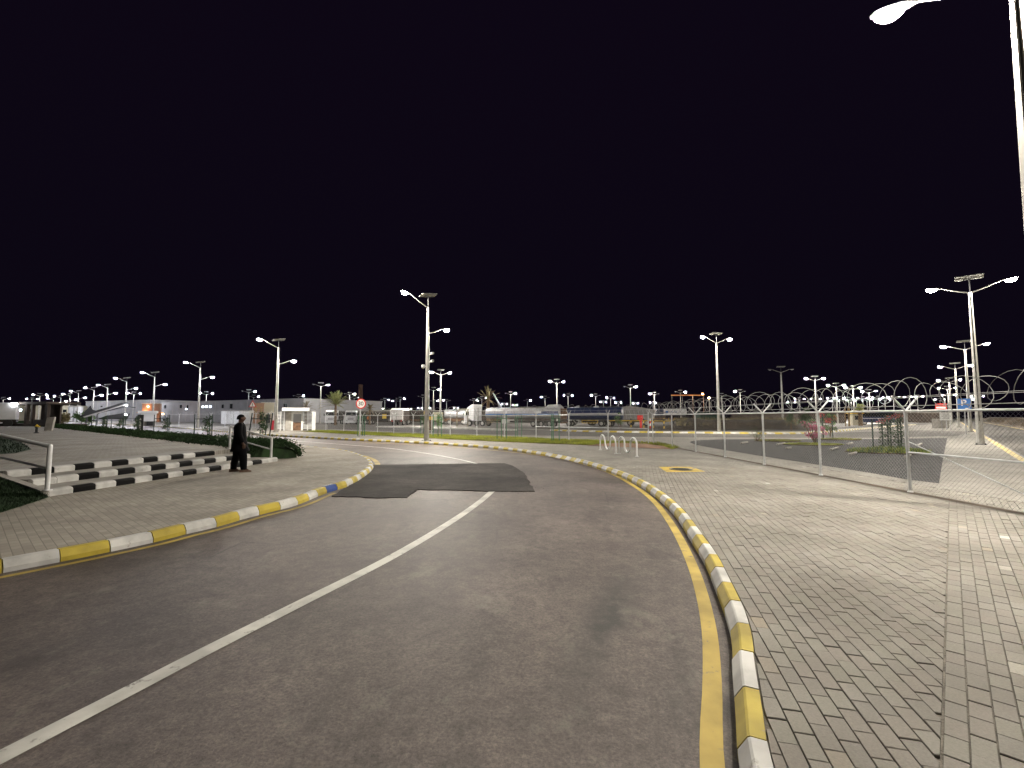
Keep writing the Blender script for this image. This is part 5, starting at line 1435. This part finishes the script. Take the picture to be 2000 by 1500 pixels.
# white fairings of cabs behind the blue tanker
for px, lb in [(1120, "white lorry cab whose rounded roof shows over the left part of the navy tanker"), (1157, "white lorry cab whose rounded roof shows over the middle of the navy tanker")]:
    p = XY(px - 10, 97); t = thing("lorry_cab", lb, "lorry", (p.x, p.y, 0), R(-5), GTK)
    cab(t, 0)
    mb = MB(); mb.box((3.5, 0, .8), (5, .9, .3)); mb.build("chassis", "chassis", t)
    for x in (1.2, 4.5):
        for s in (-1, 1): wheel(t, x, s * 1.05)
# grey ribbed tipper trailer
ta, tb_ = V((XY(1219, 88).x, 88, 0)), V((XY(1276, 86).x, 86, 0)); d = tb_ - ta; LT = d.length
t = thing("tipper_trailer", "grey ribbed tipper trailer with a sloping top, between navy and white tankers", "tipper trailer", ta, math.atan2(d.y, d.x), GTK)
mb = MB(); mb.extr([(-3.2, -1.2, 3.0), (0, -1.2, 3.05), (.0, -1.2, 1.15), (LT, -1.2, 1.15), (LT + .4, -1.2, 3.0), (LT - 1, -1.2, 3.25), (1.5, -1.2, 3.75), (-1.0, -1.2, 3.5)], (0, 2.4, 0)); mb.build("body", "canvas", t)
for k in range(7):
    mb = MB(); mb.extr([(.3 + k * .8, -1.21, 2.85), (.42 + k * .8, -1.21, 2.85), (.72 + k * .8, -1.21, 1.3), (.60 + k * .8, -1.21, 1.3)], (0, -.06, 0)); mb.build("rib", "galv", t)
mb = MB(); mb.box((LT / 2, -1.24, 3.0), (LT + .2, .06, .12)); mb.build("top_rail", "galv", t)
mb = MB(); mb.box((LT / 2, 0, .9), (LT, .9, .3)); mb.build("chassis", "chassis", t)
for x in (1.2, 4.2):
    for s in (-1, 1): wheel(t, x, s * 1.0)
# white tanker with blue nose
ta, tb_ = V((XY(1279, 98).x, 98, 0)), V((XY(1338, 98).x, 98, 0)); d = tb_ - ta; LT = d.length
t = thing("tanker_trailer", "white box shaped tanker with a blue nose, right of the ribbed tipper trailer", "tanker trailer", ta, 0, GTK)
mb = MB(); mb.box((LT * .12, 0, 2.65), (LT * .24, 2.3, 1.5)); mb.build("nose", "navy", t, bevel=.1)
mb = MB(); mb.box((LT * .62, 0, 2.7), (LT * .76 - .02, 2.3, 1.3)); bd = mb.build("tank", "truck_white", t, bevel=.18)
mb = MB(); mb.box((LT * .34, -1.16, 2.7), (.6, .02, .42)); mb.build("emblem", "blue", bd)
mb = MB()
for k in range(5): mb.box((LT * .48 + k * .28, -1.16, 2.68), (.18, .02, .2))
mb.build("lettering", "blue", bd)
mb = MB(); mb.box((LT / 2, 0, 1.3), (LT, .9, .3)); mb.build("chassis", "rust", t)
mb = MB()
for x in (LT * .4, LT * .58): mb.tube([(x, -1.1, 1.0), (x, -1.1, 1.5)], .05, 5)
mb.tube([(LT * .4, -1.1, 1.0), (LT * .58, -1.1, 1.0)], .05, 5); mb.build("side_guard", "yellow", t)
for x in (LT * .72, LT * .86):
    for s in (-1, 1): wheel(t, x, s * 1.0, .48)
# two white lorries facing the road
for px, lb in [(646, "left white lorry parked nose forward beside the green palm"), (685, "right white lorry parked nose forward, between the palm and the 30 speed sign")]:
    p = XY(px, 104); t = thing("white_lorry", lb, "lorry", (p.x, p.y, 0), R(98), GTK)
    cab(t, 0, "truck_white", 2.45, False)
    mb = MB(); mb.box((5.5, 0, 2.0), (6.4, 2.4, 2.0)); mb.build("load_body", "wall_dark", t)
    mb = MB(); mb.box((4.4, 0, .8), (8, .9, .3)); mb.build("chassis", "chassis", t)
    for x in (1.2, 5.5, 7):
        for s in (-1, 1): wheel(t, x, s * 1.05)
# covered side lorry with wheel and yellow panel
p = XY(706, 105); t = thing("covered_lorry", "long dark lorry with pale sheeted roof and yellow rear panel, beside the speed sign", "lorry", (p.x, p.y, 0), R(2), GTK)
block(t, "body", 0, 6.4, -1.2, 1.2, 1.2, 2.9, "wall_dark"); block(t, "roof_sheet", -.1, 6.6, -1.3, 1.3, 2.9, 3.25, "canvas"); block(t, "rear_panel", 5.0, 5.9, -1.26, -1.21, 1.3, 2.3, "yellow"); block(t, "chassis", 0, 6.2, -.8, .8, .7, 1.18, "chassis")
for x in (1.2, 2.4): 
    for s in (-1, 1): wheel(t, x, s * 1.0, .5)
mb = MB(); mb.disc((2.0, -1.34, 1.45), .42, 'y', 16, 0, .1); mb.build("spare_wheel", "orange", t)
p = XY(775, 92); t = thing("box_lorry", "box lorry seen from behind with dark doors and a white rounded roof", "lorry", (p.x, p.y, 0), R(90), GTK)
block(t, "body", 0, 6, -1.2, 1.2, 1.0, 3.0, "wall_dark"); mb = MB(); mb.extr([(-.05, -1.25, 3.0), (-.05, 1.25, 3.0), (-.05, 1.0, 3.4), (-.05, -1.0, 3.4)], (6.1, 0, 0)); mb.build("roof", "truck_white", t)
for s in (-1, 1):
    mb = MB(); mb.box((-.03, s * .58, 2.0), (.04, 1.1, 1.8)); dr = mb.build("door", "canvas", t); mb = MB(); mb.tube([(-.08, s * .2, 1.2), (-.08, s * .2, 2.8)], .03, 5); mb.build("handle", "galv", dr)
    mb = MB(); mb.tube([(-.06, s * 1.22, .9), (-.06, s * 1.22, 3.1)], .06, 5); mb.build("corner_post", "white_paint", t)
    wheel(t, 1.2, s * 1.0); wheel(t, 5, s * 1.0); mb = MB(); mb.box((-.05, s * .9, .85), (.05, .25, .12)); mb.build("tail_lamp", "red", t)
mb = MB(); mb.box((3, 0, .85), (6, .9, .25)); mb.build("chassis", "chassis", t)
for i, (px, Y, L, hm) in enumerate([(793, 112, 5.0, 2.6), (836, 114, 4.6, 2.6)]):
    p = XY(px, Y); t = thing("flatbed_lorry", ["dark flatbed lorry right of the box lorry, before the lamps", "dark flatbed lorry half hidden by the tall pole at the bend"][i], "lorry", (p.x, p.y, 0), R(3), GTK)
    block(t, "body", 0, L, -1.2, 1.2, 1.1, hm, "wall_dark"); block(t, "top_rail", -.1, L + .1, -1.25, 1.25, hm, hm + .5, "chassis"); block(t, "chassis", 0, L, -.8, .8, .7, 1.08, "rust")
    for x in (.9, L - 1): 
        for s in (-1, 1): wheel(t, x, s * 1.0)
# pale tanker behind gantry
ta = XY(868, 103); t = thing("tanker_trailer", "pale silver tanker between the tall pole at the bend and the beige gantry", "tanker trailer", ta, R(0), GTK)
tank(t, .2, 5.6, 2.35, 1.2, .95, "silver"); block(t, "chassis", 0, 6, -.6, .6, .7, 1.3, "rust")
for x in (1.2, 4.2): 
    for s in (-1, 1): wheel(t, x, s * 1.0)
block(t, "cargo", -2.4, -.2, -1.2, 1.2, .9, 2.7, "wall_cream")
# beige gantry
p = XY(903, 80); t = thing("gantry", "beige square portal gantry of two posts and a braced beam, left of the white cab", "gantry", (p.x, p.y, 0), R(-4))
for x in (-.95, .95):
    mb = MB(); mb.box((x, 0, 1.45), (.16, .16, 2.9)); mb.build("post", "wall_cream", t)
mb = MB(); mb.box((0, 0, 3.0), (2.3, .18, .18)); mb.build("beam", "wall_cream", t)
for s in (-1, 1):
    mb = MB(); mb.tube([(s * .95, 0, 2.3), (s * .45, 0, 2.92)], .06, 6); mb.build("brace", "wall_cream", t)
# crane boom behind palm
p = XY(981, 120); t = thing("crane_boom", "slanting pale crane boom rising to the left behind the brown palm", "crane", (p.x, p.y, 0))
mb = MB(); mb.tube([(.6, 0, 2.5), (-2.5, 0, 8.0)], [.26, .18], 6); mb.build("boom", "galv", t); mb = MB(); mb.tube([(-.6, 0, 3.5), (-1.4, 0, 6.0)], .08, 6); mb.build("ram", "galv", t)
mb = MB(); mb.box((.8, 0, 1.7), (2.4, 2, 1.8)); mb.build("base", "rust", t); mb = MB(); mb.box((-2.55, 0, 8.15), (.5, .3, .4)); mb.build("boom_head", "rust", t)
for x in (0, 1.6):
    for s in (-1, 1): wheel(t, x, s * .9)
# yellow cabinet by the lamp at the bend
p = XY(830.5, 55); t = thing("yellow_board", "tall narrow yellow board left of the tall lamp pole at the bend", "board", (p.x, p.y, 0))
mb = MB(); mb.box((0, 0, 1.75), (.34, .05, 1.2)); mb.build("panel", "yellow", t); mb = MB(); mb.tube([(0, .05, 0), (0, .05, 2.2)], .03, 6); mb.build("post", "galv", t)
p = XY(842, 55); t = thing("yellow_cabinet", "brown cabinet with a bright yellow top, right of the tall lamp pole at the bend", "cabinet", (p.x, p.y, 0))
mb = MB(); mb.box((0, 0, .72), (.34, .4, 1.2)); mb.build("body", "rust", t, bevel=.01); mb = MB(); mb.box((0, 0, 1.53), (.46, .46, .4)); mb.build("top", "yellow", t, bevel=.01); mb = MB(); mb.box((0, 0, .06), (.4, .45, .12)); mb.build("plinth", "concrete", t)
# bollards and striped rail
GBO = "yellow and black bollards by the compound kerb"
for px, base, lb in [(1232.5, 836.5, "leftmost bollard, at the left of the red hose cabinet"), (1251, 837.5, "bollard touching the left side of the red hose cabinet"), (1257.5, 837.5, "bollard just right of the red hose cabinet"), (1270, 839, "reddish bollard close beside a fence post"), (1276.5, 838, "bollard right of the reddish one"), (1297, 839.5, "rightmost bollard, nearest the dark mound")]:
    p = g(px, base - 2, .1); t = thing("bollard", "yellow and black banded " + lb, "bollard", (p.x, p.y, .12), 0, GBO)
    mb = MB()
    for k in range(4): mb.lathe([(.085, k * .33), (.085, (k + 1) * .33)], 10, mi=k % 2)
    mb.build("post", ["yellow", "black"] if px != 1270 else ["red", "white_paint"], t, True); mb = MB(); mb.lathe([(.085, 1.32), (.06, 1.37), (.01, 1.39)], 10); mb.build("cap", "yellow", t, True)
p = XY(1250, 64); t = thing("hose_cabinet", "red upright fire hose cabinet on a leg between striped bollards", "cabinet", (p.x, p.y, .1), R(-20))
mb = MB(); mb.box((0, 0, 1.55), (.75, .35, .75)); c = mb.build("body", "red", t, bevel=.015); mb = MB(); mb.box((-.02, -.185, 1.55), (.62, .02, .62)); d_ = mb.build("door", "red", t); mb = MB(); mb.box((.2, -.21, 1.55), (.04, .03, .14)); mb.build("handle", "rim", d_)
mb = MB(); mb.box((.1, 0, .58), (.3, .25, 1.16)); mb.build("leg", "red", t)
pA, pB = XY(1190, 66), XY(1310, 66); t = thing("yellow_rail", "low horizontal yellow pipe rail running behind the bollards", "rail", (pA.x, pA.y, 0))
mb = MB(); mb.tube([(0, 0, 1.15), (pB.x - pA.x, 0, 1.1)], .05, 8); mb.build("rail", "yellow", t)
for k in range(4):
    mb = MB(); mb.tube([(k * 2.85 + .1, 0, 0), (k * 2.85 + .1, 0, 1.14)], .04, 6); mb.build("post", "wood", t)
# dark earth mound
mb = MB(); rows = []
for i in range(26):
    u = i / 25; px = 1285 + u * 305
    Y0 = 60; sec = []
    for k, (dy, z) in enumerate(((0, .1), (1.5, .75), (4, 1.25), (8, 1.35), (14, 1.1), (20, .02))):
        p = XY(px, Y0 + dy); edge = min(1, 5 * u, 5 * (1 - u)); zz = z * edge * (1 + .25 * mn.noise((px * .03, dy * .2, 1)))
        sec.append(V((p.x, p.y, max(0.012, zz))))
    rows.append(sec)
k = 6; mb.add([p for r in rows for p in r], [(i * k + j, i * k + j + 1, (i + 1) * k + j + 1, (i + 1) * k + j) for i in range(25) for j in range(k - 1)])
struct("earth_mound", mb, "mound", smooth=True)
mb = MB()
for _ in range(1800):
    px = random.uniform(1320, 1560); Y = random.uniform(61, 70); p = XY(px, Y); z = .5 + .1 * (Y - 61)
    mb.add([p + V((-.03, 0, z)), p + V((.03, 0, z)), p + V((random.gauss(0, .15), random.gauss(0, .15), z + random.uniform(.2, .55)))], [(0, 1, 2)])
tag(mb.build("mound_brush", "palm_dry", recalc=False), "dry brush on the dark earth mound behind the compound kerb", kind='stuff')
p = XY(1387, 92); t = thing("green_container", "dark green shipping container behind the left end of the mound", "container", (p.x, p.y, 0), R(4))
cg = mat("container_green", (.012, .05, .035), .5)
block(t, "body", -2.0, 2.0, 0, 2.4, 0, 2.55, cg, .03)
mb = MB()
for k in range(14): mb.box((-1.85 + k * .285, -.02, 1.28), (.1, .05, 2.3))
mb.build("corrugation", cg, t)
p = XY(1675, 92); t = thing("yellow_kiosk", "small pale yellow kiosk beside the low bushy palm", "kiosk", (p.x, p.y, 0), R(-10))
block(t, "wall", -.9, .9, 0, 1.6, 0, 2.3, "wall_cream"); block(t, "roof", -1.1, 1.1, -.2, 1.8, 2.3, 2.5, "yellow"); block(t, "window", -.5, .5, -.03, -.005, 1.1, 1.9, "glass"); block(t, "door", .55, .85, -.03, -.005, 0, 1.9, "wood")
p = XY(1712, 96); t = thing("dark_bus", "dark parked bus with pale window line, beyond the red flowers of the vine frame", "bus", (p.x, p.y, 0), R(-12))
block(t, "body", -3.6, 3.6, 0, 2.4, .5, 3.0, "navy", .1); block(t, "window", -3.3, 3.3, -.03, .0, 1.7, 2.5, "glass"); block(t, "roof_line", -3.4, 3.4, .1, 2.3, 3.01, 3.1, "silver"); block(t, "stripe", -3.5, 3.5, -.025, .0, 1.3, 1.4, "silver")
for x in (-2.2, 2.3):
    for y in (.2, 2.2): wheel(t, x, y, .48)
GW = "wooden posts by the bushy palm"
for px, lb in [(1658, "left brown wooden post before the yellow kiosk"), (1651, "thin wooden post left of the thicker one before the yellow kiosk")]:
    p = XY(px, 84); t = thing("wooden_post", lb, "post", (p.x, p.y, 0), 0, GW); mb = MB(); mb.tube([(0, 0, 0), (0, 0, 3.4)], .16 if px == 1658 else .09, 8); mb.build("shaft", "wood", t, True)
    mb = MB(); mb.lathe([(.18, 3.4), (.12, 3.5), (.02, 3.52)], 8); mb.build("cap", "wood", t)
# lit gantry with an orange lamp
p0 = XY(1313, 150); p1 = XY(1375, 150); L = p1.x - p0.x; t = thing("steel_gantry", "open dark steel gantry with orange lit top beam, far behind the white tanker", "gantry", (p0.x, p0.y, 0))
for k in range(4):
    mb = MB(); mb.tube([(L * k / 3, 0, 0), (L * k / 3, 0, 8.6)], .12, 6); mb.build("post", "rust" if k > 1 else "chassis", t)
mb = MB(); mb.box((L / 2, 0, 8.7), (L + .4, .3, .3)); mb.build("beam", "orange", t)
mb = MB(); mb.lathe([(.1, 0), (.25, .2), (.1, .4)], 10, (L - .2, 0, 8.9)); mb.build("lamp", "bulb_orange", t)
p = XY(1386, 125); t = thing("flood_lamp", "warm orange floodlight on a pole just left of the tall lamp at the mound", "lamp", (p.x, p.y, 0)); mb = MB(); mb.tube([(0, 0, 0), (0, 0, 6.6)], .08, 6); mb.build("pole", "pole", t); mb = MB(); mb.lathe([(.12, -.2), (.35, 0), (.12, .2)], 10, (0, -.1, 6.8)); mb.build("lamp", "bulb_orange", t)
# low dark walls and sheds far behind the compound (skyline)
for px0, px1, Y, h, m, lb in [(1560, 1650, 120, 2.9, "wall_dark", "low dark wall behind the lamps seen through the near razor coils"), (1700, 1835, 135, 2.8, "wall_dark", "long low dark wall behind the bus, beyond the vine frame"), (1430, 1560, 125, 2.6, "wall_dark", "low dark wall behind the pale strip beyond the mound"), (590, 900, 150, 3.6, "wall_dark", "long low dark shed behind the parked lorries"), (900, 1300, 150, 3.6, "wall_dark", "long low dark shed behind the tankers")]:
    pa, pb = XY(px0, Y), XY(px1, Y); t = thing("low_wall", lb, "wall", (pa.x, pa.y, 0)); L = pb.x - pa.x
    block(t, "wall", 0, L, 0, .4, 0, h, m); block(t, "coping", -.1, L + .1, -.08, .48, h, h + .15, "concrete")

# ------------------------------------------------------------------ world, render
w = bpy.data.worlds.new("World"); sc.world = w; w.use_nodes = True
nt = w.node_tree; bg = nt.nodes["Background"]
tc = nt.nodes.new("ShaderNodeTexCoord"); sx = nt.nodes.new("ShaderNodeSeparateXYZ"); rp = nt.nodes.new("ShaderNodeValToRGB")
rp.color_ramp.elements[0].position = 0; rp.color_ramp.elements[0].color = (.0012, .0008, .0021, 1)
rp.color_ramp.elements[1].position = .8; rp.color_ramp.elements[1].color = (.0015, .0008, .0025, 1)
nt.links.new(tc.outputs["Generated"], sx.inputs[0]); nt.links.new(sx.outputs[2], rp.inputs[0]); nt.links.new(rp.outputs[0], bg.inputs[0]); bg.inputs[1].default_value = 1
sc.view_settings.view_transform = 'Standard'; sc.view_settings.look = 'None'; sc.view_settings.gamma = 1; sc.view_settings.use_curve_mapping = False
sc.view_settings.exposure = 1.5
sc.render.engine = 'CYCLES'
cy = sc.cycles
cy.use_denoising = True
try: cy.denoiser = 'OPENIMAGEDENOISE'; cy.denoising_input_passes = 'RGB_ALBEDO_NORMAL'; cy.denoising_prefilter = 'ACCURATE'
except Exception: pass
cy.max_bounces = 5; cy.diffuse_bounces = 2; cy.glossy_bounces = 2; cy.volume_bounces = 0; cy.transparent_max_bounces = 4
cy.sample_clamp_indirect = 2.0; cy.sample_clamp_direct = 0
cy.caustics_reflective = False; cy.caustics_refractive = False
cy.use_light_tree = True
